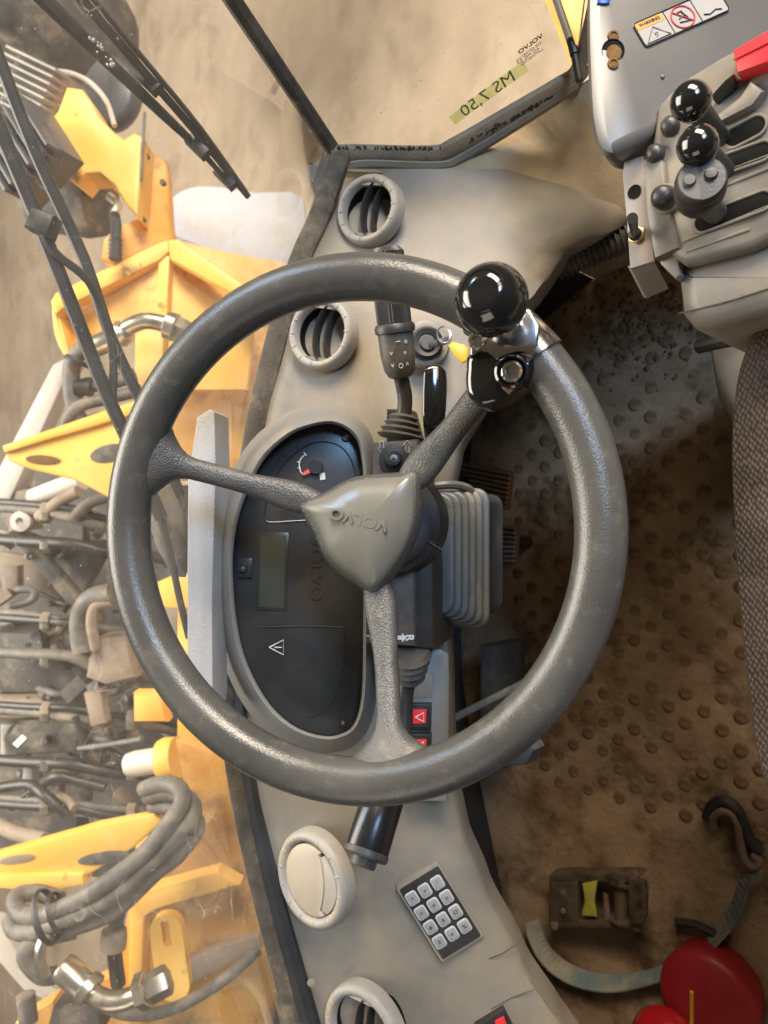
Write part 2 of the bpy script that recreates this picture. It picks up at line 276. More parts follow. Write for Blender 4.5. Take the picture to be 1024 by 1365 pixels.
T['button'] = mat('grey_membrane_key', (0.27, 0.27, 0.265), (0.33, 0.32, 0.30), 60, 0.5)
T['keyrim'] = mat('key_outline', (0.58, 0.57, 0.54), rough=0.5)
T['blue'] = mat('blue_mark', (0.03, 0.12, 0.65), rough=0.4)
T['glass'] = glass('dusty_windshield_glass', 0.052, (0.97, 0.98, 0.97))
T['glass2'] = glass('dusty_side_glass', 0.07, (0.97, 0.98, 0.97))

# ------------------------------------------------------------------ reference planes of the cab
TILT = R(18.5)
n_ = b_*math.cos(TILT) - r_*math.sin(TILT); wx = r_*math.cos(TILT) + b_*math.sin(TILT); wy = u_
WC = P(454, 705, 0.614)
def WP(u, v, off): return PL(u, v, WC + n_*off, n_)
DN = -n_      # down the steering column

# ================================================================== SETTING
GZ = -1.9
struct(MB().grid([[V((x, y, GZ)) for x in (-60, -20, -8, -3, 0, 3, 20)] for y in (-40, -15, -5, 0, 5, 15, 40)]).build('ground', T['ground']))
WBX = [(-.185, .415), (-.215, .33), (-.235, .22), (-.25, .10), (-.265, -.05), (-.27, -.20), (-.265, -.32), (-.24, -.45), (-.20, -.60), (-.15, -.80)]   # plan of the cab front, just inside the windshield
WBF = [(x - .20*sst(.42, .26, y), y) for x, y in WBX]       # the same line at the floor: the footwell runs forward under the windshield
FLO = [(0.95, 0.475), (0.10, 0.475), (-0.10, 0.43)] + WBF + [(-.32, -1.0), (0.95, -1.0)]
fl = struct(MB().prism([V((x, y, 0)) for x, y in FLO], (0, 0, -0.05)).build('cab_floor', T['floor']))
# mat studs in a staggered pattern
sm = MB()
sm.lathe([(0.0118, -0.002), (0.0112, 0.0016), (0.0096, 0.0026), (0.006, 0.0030), (0.0, 0.0031)], (0, 0, 0), (0, 0, 1), 12, False)
stud = sm.mesh('stud', T['stud'])
k = 0
for i in range(16):
    for j in range(34):
        x = -0.42 + 0.056*i + (0.028 if j % 2 else 0); y = -0.47 + 0.0245*j
        if x > 0.20 or y > 0.34 or k >= 298: continue
        if random.random() < 0.10 or (y > 0.12 and random.random() < 0.35) or x < -0.36: continue
        fx = Fr((x + random.uniform(-.001, .001), y + random.uniform(-.001, .001), 0.0002 - random.random()*0.0027), (1, 0, 0), (0, 1, 0))
        place(stud, 'stud', fl, mat4(fx)); k += 1
# gravel and dried mud swept into the right corner
g = MB(); random.seed(3)
for q in range(520):
    a = random.gauss(0, 1); bb = random.gauss(0, 1); s = random.choice([0.002, 0.003, 0.0045, 0.006])*random.uniform(0.7, 1.3)
    c = PZ(845 + 60*a, 425 + 42*bb, s*0.25)
    if q > 330: c = V((random.uniform(-0.35, 0.2), random.uniform(-0.7, 0.4), 0.0008)); s *= 0.45
    if c.y > 0.5: continue
    vs = [c + V((random.uniform(.6, 1.2)*s*x, random.uniform(.6, 1.2)*s*y, random.uniform(.4, .8)*s*z)) for x, y, z in ((1, 0, 0), (-1, 0, 0), (0, 1, 0), (0, -1, 0), (0, 0, 1), (0, 0, -1))]
    g.add(vs, [(0, 2, 4), (2, 1, 4), (1, 3, 4), (3, 0, 4), (2, 0, 5), (1, 2, 5), (3, 1, 5), (0, 3, 5)])
stuff(g.build('gravel', T['mud'], ang=20), 'dried mud and grit swept over the cab floor')
# lower walls that close the footwell, and the roof over the driver
struct(MB().grid([[V((p[0], p[1], -.04)), V((p[0], p[1], .3)), V((q[0]+.004, q[1], .56))] for p, q in zip(WBF + [(-.32, -1.0)], WBX + [(-.12, -1.0)])]).build('front_wall', T['dark']))
struct(MB().grid([[V((x, y, -.04)), V((x, y, .2)), V((x, y, .40))] for x, y in ((.95, .475), (.3, .475), (0.10, .475), (-.04, .447), (-.10, .43), (-.185, .415))]).build('side_wall', T['wall']))
struct(MB().prism([(-.34, -1.0, -.04), (.95, -1.0, -.04), (.95, -1.0, .95), (-.12, -1.0, .95), (-.12, -1.0, .56), (-.34, -1.0, .3)], (0, -.04, 0)).build('unseen_door_wall', T['dark']))  # out of view; added to keep light from the left off the footwell
struct(MB().prism([(-0.55, -0.95, 1.95), (1.15, -0.95, 1.95), (1.15, 0.7, 1.95), (-0.55, 0.7, 1.95)], (0, 0, 0.06), 0.01).build('unseen_cab_roof', T['bezel']))  # out of view; added to block light from overhead

# ================================================================== WINDOWS
A3 = P(446, 203, 0.88); S3 = P(770, 100, 0.862); B3 = P(310, 0, 0.72)
sn = (S3-A3).cross(B3-A3).normalized()
if sn.y > 0: sn = -sn            # towards the inside
def SW(u, v, off=0): return PL(u, v, A3 + sn*off, sn)
sw = thing('side_window', 'dusty right side window with green tape and a weathered rubber frame', 'window', A3)
MB().prism([SW(*p) for p in ((446, 203), (520, 200), (582, 203), (640, 172), (692, 141), (768, 98), (800, -150), (250, -98))], -sn*0.005).build('glass', T['glass2'], sw)
pts = cr([SW(441, 208, .004), SW(470, 206, .004), SW(575, 207, .004), SW(606, 196, .004), SW(692, 147, .004), SW(742, 118, .004), SW(772, 96, .004), SW(790, 40, .004), SW(812, -60, .004)], 5)
MB().tube(pts, 0.0125, 10, 0, 0.6, sn).build('seal', T['sealtan'], sw)
pts = cr([SW(455, 222, .008), SW(490, 217, .008), SW(585, 219, .008), SW(622, 205, .008), SW(705, 154, .008), SW(770, 112, .008)], 5)
MB().tube(pts, 0.008, 8, 0, 0.8, sn).build('trim_lip', T['dash'], sw)
# patches of black mould and old sealant on the frame
g = MB()
for q in range(260):
    t = random.random()**.8; k = random.gauss(0, 1); u = lerp(625, 740, t) + k*2.2; v = lerp(189, 126, t) + k*3.4 + random.gauss(0, 1); rr = random.uniform(.0008, .0036)
    g.lathe([(0, rr*.5), (rr*.7, rr*.35), (rr, -.002)], SW(u, v, 0.0105 - abs(k)*.0022), (sn + V((random.gauss(0, .3), random.gauss(0, .3), random.gauss(0, .3)))).normalized(), 7, False)
for q in range(160):
    t = random.random(); u = lerp(450, 590, t); v = 200 + random.gauss(0, 1.6); rr = random.uniform(.0006, .002); g.lathe([(0, rr*.5), (rr*.7, rr*.35), (rr, -.002)], SW(u, v, 0.008), sn, 6, False)
stuff(g.build('sealant', T['mould'], sw))
tf = Fr(SW(650, 125, .001), SW(600, 160) - SW(700, 85), SW(640, 90) - SW(655, 130))
tp = MB().grid([[SW(lerp(598, 697, k/6), lerp(156, 80, k/6), .0012), SW(lerp(607, 705, k/6), lerp(166, 94, k/6), .0012)] for k in range(7)]).build('tape', T['tape'], sw)
tx = (SW(620, 148)-SW(690, 97)).normalized(); tz = -sn; ty = tz.cross(tx)
text('lettering', 'MS 7,50', 0.021, Fr(SW(650, 126, .0022), tx, ty, tz), T['pen'], tp, 0.0001)
gm = text('marking', 'VOLVO', 0.0066, Fr(SW(707, 59, .002), tx, ty, tz), T['print'], sw, 0.0001, 0.0002, width=1.3)
for i, s in enumerate(('43R-001583', 'AS2 M45', 'LAMINATED', 'E5')):
    text('marking', s, 0.0048 if i < 3 else 0.007, Fr(SW(709 - (i == 3)*17, 66 + 5*i, .002), tx, ty, tz), T['print'], sw, 0.0001)

# windscreen: a ruled, curved pane over the seal
WB = [(446, 203, .88), (420, 285, .882), (392, 350, .884), (362, 450, .886), (336, 560, .888), (316, 690, .89), (302, 830, .89), (300, 950, .889), (314, 1060, .887), (340, 1180, .884), (366, 1280, .88), (398, 1400, .876)]
wb = cr([P(*p) for p in WB], 4)
gA = (B3-A3).normalized(); gM = V((0.16, 0, 1)).normalized(); gE = V((gA.x, -gA.y, gA.z))
def gdir(t): return (gA.lerp(gM, sst(0, .55, t)) if t < .55 else gM.lerp(gE, sst(.55, 1.1, t))).normalized()
ws = thing('windshield', 'large dusty front windshield with black rubber edge seal', 'window', wb[20])
rows = [[p + gdir(i/(len(wb)-1))*h for h in (-0.01, .15, .35, .55, .8)] for i, p in enumerate(wb)]
gb = MB().grid(rows); gb.build('glass', T['glass'], ws)
MB().tube([p + V((.006, 0, -.004)) for p in wb], 0.0135, 10, 0, 0.75, b_).build('seal', T['seal'], ws)
MB().tube([p + V((.020, 0, -.012)) for p in wb[26:]], 0.0115, 8).build('inner_seal', T['rubber'], ws)
MB().tube([A3 + gA*h + V((.0, 0, 0)) for h in (-.01, .1, .2, .35, .6)], 0.0085, 8, 0, 1.0).build('joint_strip', T['seal'], ws)

# ================================================================== DASHBOARD
Lt = [(225, 462), (290, 440), (350, 413), (450, 384), (560, 355), (690, 334), (830, 320), (950, 317), (1060, 330), (1180, 358), (1280, 386), (1420, 424)]
Rt = [(225, 690), (250, 790), (275, 850), (298, 838), (318, 795), (334, 752), (360, 735), (385, 718), (430, 676), (480, 652), (540, 640), (600, 606), (700, 585), (860, 592), (960, 594), (1050, 600), (1110, 612), (1180, 640), (1280, 690), (1365, 742), (1430, 790)]
def dd(t, v):
    d = 0.828 + 0.052*(1-t)**2
    d += 0.075*sst(430, 240, v)*(t**1.5) + 0.03*sst(300, 225, v)*(1-t)
    return d
rows = []
for i in range(101):
    v = 225 + (1430-225)*i/100; a = pw(Lt, v); c = pw(Rt, v)
    row = [P(a-6, v, dd(0, v)+.03)]
    for j in range(17):
        t = j/16; row.append(P(lerp(a, c, t), v, dd(t, v) + 0.008*sst(.88, 1, t)))
    e = P(c+7, v, dd(1, v)+.022); row.append(e)
    e2 = e + V((-.02, 0, -.035)); row.append(e2); row.append(e2 + V((-.07, 0, -.05))); row.append(e2 + V((-.20, 0, -.09)))
    rows.append(row)
db = thing('dashboard', 'dusty grey dashboard running along the windshield', 'dashboard', P(450, 800, .85))
MB().grid(rows).build('shell', T['dash'], db, 60)
# trim under the side window
top = cr([P(450, 222, .885), P(580, 222, .92), P(625, 206, .915), P(700, 160, .905), P(772, 114, .868), P(850, 60, .85)], 6)
mid = cr([P(455, 228, .882), P(580, 232, .90), P(650, 228, .90), P(735, 190, .915), P(800, 175, .88), P(860, 150, .86)], 6)
low = cr([P(a, b, dd((a-pw(Lt, b))/(pw(Rt, b)-pw(Lt, b)), b) + .005) for a, b in ((460, 238), (590, 240), (680, 246), (770, 262), (815, 272), (846, 285))], 6)
lw2 = cr([P(460, 250, .93), P(590, 252, .93), P(690, 262, .95), P(770, 300, .96), P(835, 305, .95), P(880, 318, .93)], 6)
lw3 = [p + V((.0, .03, -.10)) for p in lw2]
struct(MB().grid([top, mid, low, lw2, lw3]).build('cab_wall', T['wall'], None, 50))
# instrument hood and bezel
cl = [(442, 565), (464, 574), (477, 590), (482, 614), (484, 641), (484, 742), (484, 843), (482, 927), (472, 965), (455, 978), (432, 981), (398, 971), (368, 948), (344, 914), (325, 870), (315, 820), (311, 769), (312, 729), (320, 685), (337, 641), (357, 607), (388, 580), (415, 569)]
cl = [tuple(p[:2]) for p in cr([(a, b, 0) for a, b in cl], 3, True)]
ccx, ccy = 402, 772
def ring(off, d, dl=0):    # the outline grown by px; dl grows the left side more
    out = []; N = len(cl)
    for i, (a, b) in enumerate(cl):
        ea = cl[(i+1) % N][0]-cl[i-1][0]; eb = cl[(i+1) % N][1]-cl[i-1][1]; ln = math.hypot(ea, eb)
        k = off + dl*sst(430, 330, a); out.append(P(a + eb/ln*k, b - ea/ln*k, d + (0.0 if a > 430 else 0)))
    return out
# outline runs clockwise on screen, so the outward normal is (eb, -ea)
MB().loft([ring(0, .824), ring(0, .800), ring(1.5, .795), ring(4, .793, 2), ring(8, .797, 4), ring(13, .809, 4), ring(20, .834, 3), ring(28, .87, 2)], False, False).build('cluster_bezel', T['bezel'], db, 60)
hp = [(262, 556), (280, 545), (286, 549), (288, 620), (283, 800), (284, 930), (283, 948), (262, 925), (249, 905), (249, 760), (250, 640)]
MB().prism([P(a, b, .775) for a, b in hp], -b_*0.05 + r_*0.004, 0.0025).build('hood', mat('pale_hood', (0.36, 0.355, 0.345), (0.42, 0.405, 0.38), 12, 0.6, bump=0.3, bsc=420, c3=(0.36, 0.34, 0.30), sc3=8), db)
# pod with switches at the driver's edge
pod = [(556, 866), (590, 864), (600, 872), (601, 900), (600, 1040), (598, 1070), (540, 1070), (530, 900)]
MB().prism([P(a, b, .795) for a, b in pod], -b_*0.06 + V((-.02, 0, 0)), 0.005).build('switch_pod', T['bezel'], db)
MB().prism([P(a, b, .7935) for a, b in ((541, 899), (577, 898), (576, 930), (541, 931))], -b_*0.004, 0.0015).build('blank_plate', T['dash'], db)
MB().lathe([(.0042, -.001), (.0045, .0006), (.0030, .0010), (0, .0006)], P(415, 1310, .8455), b_, 16, False).build('plug', T['dash'], db)
MB().lathe([(.0030, -.001), (.0030, .0006), (0, .0008)], P(557, 1073, .832), b_, 12, False).build('plug', T['dash'], db)
for sp in (((652, 1278), (672, 1270), (690, 1258)), ((655, 1345), (682, 1330), (716, 1318))): MB().tube([P(a, b, dd((a-pw(Lt, b))/(pw(Rt, b)-pw(Lt, b)), b) - .0001) for a, b in sp], .0006, 6).build('seam', T['blackdusty'], db)

# ------------------------------------------------------------------ instrument cluster
ic = thing('instrument_cluster', 'dark oval instrument cluster with fuel gauge and blank display behind the wheel', 'instrument cluster', P(400, 770, .82))
fp = MB().loft([ring(1.5, .8235), ring(-1, .8205), ring(-3, .820)], False, True); fp.build('face_plate', T['panel'], ic)
lens = []
for i, (a, b) in enumerate(cl): lens.append((ccx + (a-ccx)*0.9, ccy + (b-ccy)*0.95))
def linetube(pp, d, w=0.0006): return MB().tube(cr([P(a, b, d) for a, b in pp], 6), w, 5)
linetube([(352, 690), (360, 650), (385, 612), (420, 590), (455, 596), (474, 630), (478, 690), (455, 692), (400, 694), (360, 696), (352, 690)], .8195, .0007).build('gauge_rim', T['panel2'], ic)
linetube([(345, 836), (400, 835), (452, 836), (459, 842), (458, 890), (440, 940), (410, 958)], .8195).build('recess_line', T['panel2'], ic)
gz = CF(421, 623, .8185); s = .818/FPX
gg = MB().lathe([(0.0, .003), (9*s, .003), (10*s, 0), (10*s, -.002)], P(421, 623, .8185), b_, 20, False).build('gauge_hub', T['panel2'], ic)
MB().prism([P(a, b, .8165) for a, b in ((420, 620), (423, 626), (405, 634), (402, 631))], -b_*.0008).build('needle', T['redneedle'], gg)
linetube([(407, 606), (401, 612), (399, 620), (401, 629), (405, 634)], .8185, .0007).build('scale_arc', T['white'], ic)
for a, b, c, d in ((405, 603, 409, 607), (396, 615, 400, 617), (397, 624, 401, 624)): MB().tube([P(a, b, .8185), P(c, d, .8185)], .0006, 5).build('scale_mark', T['white'], ic)
MB().prism([P(a, b, .8190) for a, b in ((426, 631), (433, 630), (434, 639), (427, 640))], -b_*.0005).build('fuel_icon', T['keyrim'], ic)
lc = MB().prism([P(a, b, .8188) for a, b in ((344, 710), (385, 710), (382, 815), (341, 813))], -b_*.003, .001).build('display_frame', T['panel'], ic)
MB().prism([P(a, b, .8182) for a, b in ((348, 714), (381, 714), (378, 811), (345, 809))], -b_*.001).build('display', T['lcd'], lc)
tri = [(359, 863), (378, 853), (378, 873)]
MB().tube([P(a, b, .8185) for a, b in tri + tri[:1]], .0007, 5).build('warning_triangle', T['white'], ic)
MB().tube([P(366, 863, .8185), P(376, 863, .8185)], .0006, 5).build('warning_bar', T['white'], ic)
text('lettering', 'VOLVO', 0.018, CF(421, 758, .8194, -90), T['panel'], ic, .0002, width=1.15)
for a, b in ((462, 582), (324, 757), (457, 963)):
    if a == 324: MB().box(CF(326, 757, .8175), 20*s, 26*s, .004, .001).build('tab', T['panel2'], ic)
    sc_ = MB().lathe([(0.0, -.0004), (.0022, -.0004), (.0024, .0010), (.0044, .0012), (.0048, 0), (.0048, -.003)], P(a, b, .8165), b_, 16, False).build('screw', T['panel2'], ic)
    MB().lathe([(0, .0004), (.0020, .0003), (.0020, -.001)], P(a, b, .8165), b_, 6, False).build('screw_socket', T['steel'], sc_)
# ================================================================== STEERING WHEEL
RO, RT = 0.2005, 0.0188
def rimp(phi, rr, off): return WC + (wx*math.cos(phi) + wy*math.sin(phi))*rr + n_*off
def torus(a0, a1, na, rt, nb=20, closed=False, flat=1.0):
    loops = []
    for i in range(na + (0 if closed else 1)):
        ph = lerp(a0, a1, i/na); loops.append([rimp(ph, RO + rt*math.cos(2*math.pi*k/nb), rt*flat*math.sin(2*math.pi*k/nb)) for k in range(nb)])
    return loops
sw_ = thing('steering_wheel', 'large worn grey three-spoke steering wheel with raised lettering on its hub', 'steering wheel', WC)
lp = torus(0, 2*math.pi, 120, RT, 22, True); lp.append(lp[0])
MB().loft(lp, False, False).build('rim', T['rim'], sw_, 80)
HOFF = -0.057
def spoke(hu, hv, ru, rv, w0, flare):
    a = WP(hu, hv, HOFF); q = WP(ru, rv, 0) - WC; ph = math.atan2(q.dot(wy), q.dot(wx)); e = rimp(ph, RO-.002, -.001)
    loops = []
    for i in range(25):
        t = i/24; c = a.lerp(e, t) + n_*(0.010*math.sin(t*math.pi) * -1 + .004*sst(.6, 1, t)); dr = (e-a); dr = (dr - n_*dr.dot(n_)).normalized(); sd = n_.cross(dr)
        hw = (w0 + flare*sst(.70, 1.0, t)**2.2 + .004*sst(.5, .2, t))*lerp(.6, 1, sst(0, .2, t)); hn = .0092 + .0055*sst(.75, 1, t)
        lo = []
        for k in range(20):
            g_ = 2*math.pi*k/20; cx, cy = math.cos(g_), math.sin(g_)
            cx = math.copysign(abs(cx)**.8, cx); cy = math.copysign(abs(cy)**.8, cy); lo.append(c + sd*cx*hw + n_*cy*hn)
        loops.append(lo)
    MB().loft(loops).build('spoke', T['spoke'], sw_, 70)
spoke(440, 676, 182, 605, .0096, .044); spoke(530, 660, 705, 440, .0108, .034); spoke(500, 750, 517, 1020, .0100, .046)
hb = [(406, 673), (434, 661), (453, 650), (475, 641), (512, 637), (536, 635), (546, 632), (552, 640), (553, 673), (550, 702), (541, 727), (527, 751), (507, 777), (497, 784), (489, 781), (474, 770), (453, 756), (436, 737), (424, 712), (411, 688)]
hbs = [tuple(p[:2]) for p in cr([(a, b, 0) for a, b in hb], 3, True)]
hc = (491, 690)
def hring(s, off, sh=0): return [WP(hc[0] + (a-hc[0])*s + sh, hc[1] + (b-hc[1])*s, off) for a, b in hbs]
MB().loft([hring(1.02, -.0405), hring(1.05, -.0425), hring(1.10, -.048, 2), hring(1.12, -.055, 3), hring(1.0, -.074, 3)], True, True).build('hub', T['spoke'], sw_, 60)
loops = [hring(1.0, -.045), hring(1.0, -.0385), hring(.985, -.0365)]
for k in range(1, 11):
    s_ = .985*(1-k/10.0) + .012; loops.append(hring(s_, -.0365 + .0125*(1-s_**2.6)))
hcov = MB().loft(loops, False, True).build('hub_cover', T['cover'], sw_, 70)
# lettering in relief on the cover
hx = (WP(449, 685, -.026) - WP(507, 699, -.026)).normalized(); hy = n_.cross(hx)
text('lettering', 'VOLVO', 0.0128, Fr(WP(478, 692, -.0250), hx, hy, n_), T['cover'], hcov, .0013, .0002, width=1.22)
# ------------------------------------------------------------------ spinner knob
bp0 = WP(676, 428, .045); kb = bp0 + n_*.030
kn = thing('spinner_knob', 'glossy black ball knob clamped on the steering wheel rim by a chrome bracket', 'steering knob', WP(700, 430, .01))
ka = (n_*0.97 + (-wx*.12 + wy*.05)).normalized()
kc = P(655, 400, .500)
pr = []
for k in range(15):
    a = R(-72 + k*(72+52)/14); pr.append((.0242*math.cos(a), .0228*math.sin(a)))
pr += [(.0140, .0186), (.0136, .0180), (.0130, .0188), (.008, .0200), (.0, .0205)]
bl = MB().lathe(pr, kc, ka, 40, False).build('ball', T['gloss'], kn, 50)
MB().lathe([(.0085, -.026), (.0085, -.040), (.0075, -.055)], kc, ka, 6, True).build('stem_nut', T['steel'], kn)
q0 = WP(722, 410, 0) - WC; p0 = math.atan2(q0.dot(wy), q0.dot(wx))
MB().loft(torus(p0-R(7.5), p0+R(10), 12, RT*1.13, 24)).build('clamp', T['chrome'], kn, 60)
chp = [(627, 455), (631, 446), (655, 436), (688, 412), (706, 412), (718, 434), (716, 458), (708, 474), (696, 469), (687, 469), (675, 473), (661, 479), (650, 470), (640, 468), (627, 475)]
MB().prism([WP(a, b, .026) for a, b in chp], DN*.012, .002).build('bracket', T['chrome'], kn)
blk = [(624, 470), (620, 490), (619, 510), (622, 525), (630, 536), (644, 542), (665, 537), (685, 525), (705, 507), (717, 490), (721, 466), (700, 462), (660, 462)]
MB().prism([WP(*p[:2], .019) for p in cr([(a, b, 0) for a, b in blk], 3, True)], DN*.034, .006).build('bracket_cover', T['gloss'], kn, 60)
for a, b, rr in ((638, 455, .0068), (683, 496, .0078)):
    if a > 650: MB().lathe([(.0125, .0), (.0122, .004), (.0105, .005), (.0095, .0005)], WP(a, b, .0205), n_, 28, False).build('collar', T['gloss'], kn)
    so = MB().lathe([(.0, .0045), (rr*.5, .0045), (rr*.52, .0062), (rr*.8, .0062), (rr, .004), (rr, -.004)], WP(a, b, .0225), n_, 24, False).build('bolt', T['chrome'], kn)
    MB().lathe([(0, .0051), (rr*.46, .0050), (rr*.46, .003)], WP(a, b, .0225), n_, 6, False).build('bolt_socket', T['black'], so)
MB().prism([WP(a, b, .0195) for a, b in ((668, 516), (690, 510), (694, 512), (678, 526))], DN*.001, .0004).build('worn_patch', T['rust'], kn)

# ================================================================== STEERING COLUMN
sc0 = thing('steering_column', 'black steering column housing with arrow and letter markings under the hub', 'steering column', P(540, 740, .76))
MB().prism([P(a, b, .722) for a, b in ((497, 590), (556, 585), (560, 600), (562, 668), (496, 670))], DN*.05, .002).build('switch_block', T['colgrey'], sc0)
MB().prism([P(a, b, .735) for a, b in ((488, 700), (552, 700), (553, 862), (487, 858))], DN*.075, .003).build('housing', T['colgrey'], sc0)
MB().prism([P(a, b, .742) for a, b in ((552, 668), (572, 676), (579, 760), (578, 866), (552, 863))], DN*.07, .003).build('side_cover', T['black'], sc0)
MB().lathe([(.026, 0), (.034, -.006), (.040, -.016), (.042, -.032), (.040, -.05)], WP(500, 697, -.066), n_, 40, True).build('hub_boss', T['bellows'], sc0)
MB().lathe([(.040, -.04), (.047, -.046), (.049, -.072), (.042, -.09)], WP(500, 697, -.066), n_, 40, True).build('lock_collar', T['black'], sc0)
MB().tube([P(565, 700, .700), P(572, 722, .70), P(598, 738, .70)], .0005, 5).build('parting_line', T['black'], sc0)
# screw with cap
kx = MB().lathe([(0, .010), (.0062, .0098), (.0072, .008), (.0078, 0), (.0135, -.001), (.0140, -.004)], P(525, 612, .718), b_, 24, False).build('screw_cap', T['black'], sc0)
MB().lathe([(0, .0108), (.0034, .0106), (.0038, .009)], P(525, 612, .718), b_, 14, False).build('screw', T['steel'], kx)
MB().box(CF(525, 612, .7055, 20), .0045, .0009, .001).build('screw_slot', T['black'], kx); MB().box(CF(525, 612, .7056, 110), .0045, .0009, .001).build('screw_slot', T['black'], kx)
def arrow(cx, cy, d, L, W, ang, m, parent, outline=False):
    fr = CF(cx, cy, d, ang); a = [(-L/2, -W*.22), (L*.05, -W*.22), (L*.05, -W/2), (L/2, 0), (L*.05, W/2), (L*.05, W*.22), (-L/2, W*.22)]
    if outline: MB().tube([fr(x, y) for x, y in a + a[:1]], .0004, 4).build('arrow', m, parent)
    else: MB().prism([fr(x, y) for x, y in a], -fr.z*.0004).build('arrow', m, parent)
arrow(543, 595, .7212, .011, .008, 90, T['keyrim'], sc0, True); arrow(509, 596, .7212, .011, .008, -90, T['keyrim'], sc0, True)
arrow(535, 850, .7340, .011, .009, 0, T['white'], sc0); text('lettering', 'R', .0105, CF(546, 850, .7342, -90), T['white'], sc0, .0002, .0003)
text('lettering', 'F', .0095, CF(493, 849, .7342, -90), T['white'], sc0, .0002, .0003)
# bellows round the column foot: pleated rounded rectangles
bl = thing('column_bellows', 'pleated grey rubber bellows around the foot of the steering column', 'bellows', P(620, 745, .85))
loops = []; NB = 6
for k in range(NB):
    x1 = .012 + .0052*k; y0 = -.060 - .0040*k; y1 = .060 + .0012*k; x0 = -.05; o = P(588, 738, .775) + DN*(.010*k)
    for gr, dz in ((-.0045, 0), (-.001, -.0012), (.0012, .001), (.0012, .0045), (-.003, .0085)):
        loops.append([o + DN*dz + wx*((x0+x1)/2 + a) + u_*((y0+y1)/2 + c) for a, c in rrect(x1-x0 + 2*gr, y1-y0 + 2*gr, .014, 6)])
loops.append([p + DN*.10 for p in loops[-1]])
MB().loft(loops).build('pleats', T['bellows'], bl, 60)
MB().tube([P(575, 648, .79), P(600, 646, .79), P(622, 650, .80), P(632, 660, .815)], .0045, 8, 4).build('rim_wire', T['bellows'], bl)
# ------------------------------------------------------------------ stalks
def accordion(cu, cv, d0, eu, ev, d1, r0, r1, n):
    a = P(cu, cv, d0); e = P(eu, ev, d1); ax = (e-a); ln = ax.length; pr = []
    for k in range(2*n+1):
        t = k/(2*n); pr.append((lerp(r0, r1, t)*(1.08 if k % 2 else .86), ln*t))
    return MB().lathe(pr, a, ax, 24)
st = thing('indicator_stalk', 'black wiper and indicator stalk with ribbed grip, pointing up beside the ignition', 'stalk', P(537, 575, .745))
accordion(533, 585, .742, 538, 553, .742, .0225, .0125, 4).build('boot', T['blackdusty'], st, 50)
MB().tube([P(538, 558, .74), P(540, 530, .735), P(534, 500, .728), P(531, 488, .724)], .0072, 14, 4).build('rod', T['black'], st)
ga = P(534, 502, .728); ge = P(514, 330, .700); gx = (ge-ga); gl = gx.length
MB().lathe([(.006, -.002), (.011, .0), (.0145, .006), (.0165, .020), (.0168, .040), (.0165, .044)], ga, gx, 26).build('barrel', T['colgrey'], st)
MB().lathe([(.0165, .040), (.0188, .041), (.0192, .046), (.0175, .049)], ga, gx, 26).build('collar', T['black'], st)
loops = []; gxn = gx.normalized(); ex, ey = perp(gxn)
for h in (.048, .05, .075, .10, gl-.004, gl):
    loops.append([ga + gxn*h + (ex*math.cos(2*math.pi*k/64) + ey*math.sin(2*math.pi*k/64))*((.0163 if k % 2 else .0152) - (.004 if h == gl else 0)) for k in range(64)])
MB().loft(loops).build('grip', T['black'], st, 20)
icons = (('<', -.006, .012), ('O', 0.001, .011), ('>', .007, .012), ('\u25cb', -.001, .022), ('=', .006, .022), ('<', -.006, .023), ('I', .001, .033), ('o', .007, .032))
for ch, a, h in icons[:3] + icons[4:]:
    base = ga + gxn*h; sd = gxn.cross(b_).normalized(); nn = sd.cross(gxn)
    if nn.dot(b_) < 0: nn = -nn
    rr = .0164; off = math.sqrt(max(rr*rr-a*a, 1e-6)); nrm = (nn*off + sd*a).normalized()
    text('icon', ch, .0062, Fr(base + nrm*(rr+.0009), gxn, nrm.cross(gxn), nrm), T['white'], st, .0001)
gs = thing('gear_selector', 'black direction selector lever with round end button below the wheel', 'lever', P(546, 866, .75))
accordion(545, 864, .748, 546, 905, .772, .0225, .014, 4).build('boot', T['blackdusty'], gs, 50)
MB().tube([P(545, 895, .768), P(540, 930, .768), P(536, 985, .762), P(528, 1030, .75), P(514, 1068, .742)], .0085, 14, 5).build('rod', T['black'], gs)
a = P(515, 1050, .742); e = P(487, 1141, .715); ax = e-a; ln = ax.length
MB().lathe([(.010, -.004), (.0185, .0), (.0205, .006), (.0208, ln-.006), (.0200, ln-.004)], a, ax, 32).build('grip', mat('satin_black_grip', (.016, .016, .017), rough=.28), gs)
eb = MB().lathe([(.0200, ln-.006), (.0215, ln-.005), (.0215, ln), (.0195, ln+.002), (.0135, ln+.002), (.013, ln+.001)], a, ax, 32).build('end_cap', T['colgrey'], gs)
MB().lathe([(.0125, ln), (.0125, ln+.008), (.0112, ln+.010), (0, ln+.0098)], a, ax, 28, False).build('button', T['colgrey'], eb)
# tilt lever
tl = thing('tilt_lever', 'slim glossy black column adjustment lever right of the indicator stalk', 'lever', P(575, 560, .77))
MB().prism([P(*p[:2], .752) for p in cr([(563, 500, 0), (568, 488, 0), (582, 485, 0), (590, 492, 0), (590, 530, 0), (587, 560, 0), (578, 568, 0), (563, 566, 0)], 3, True)], DN*.016, .004).build('handle', T['gloss'], tl, 60)
MB().tube([P(572, 562, .76), P(576, 600, .775)], .006, 10).build('shaft', T['black'], tl)
MB().prism([P(a, b, .79) for a, b in ((515, 545), (545, 545), (560, 600), (515, 600))], DN*.03, .002).build('slot_block', T['black'], tl)
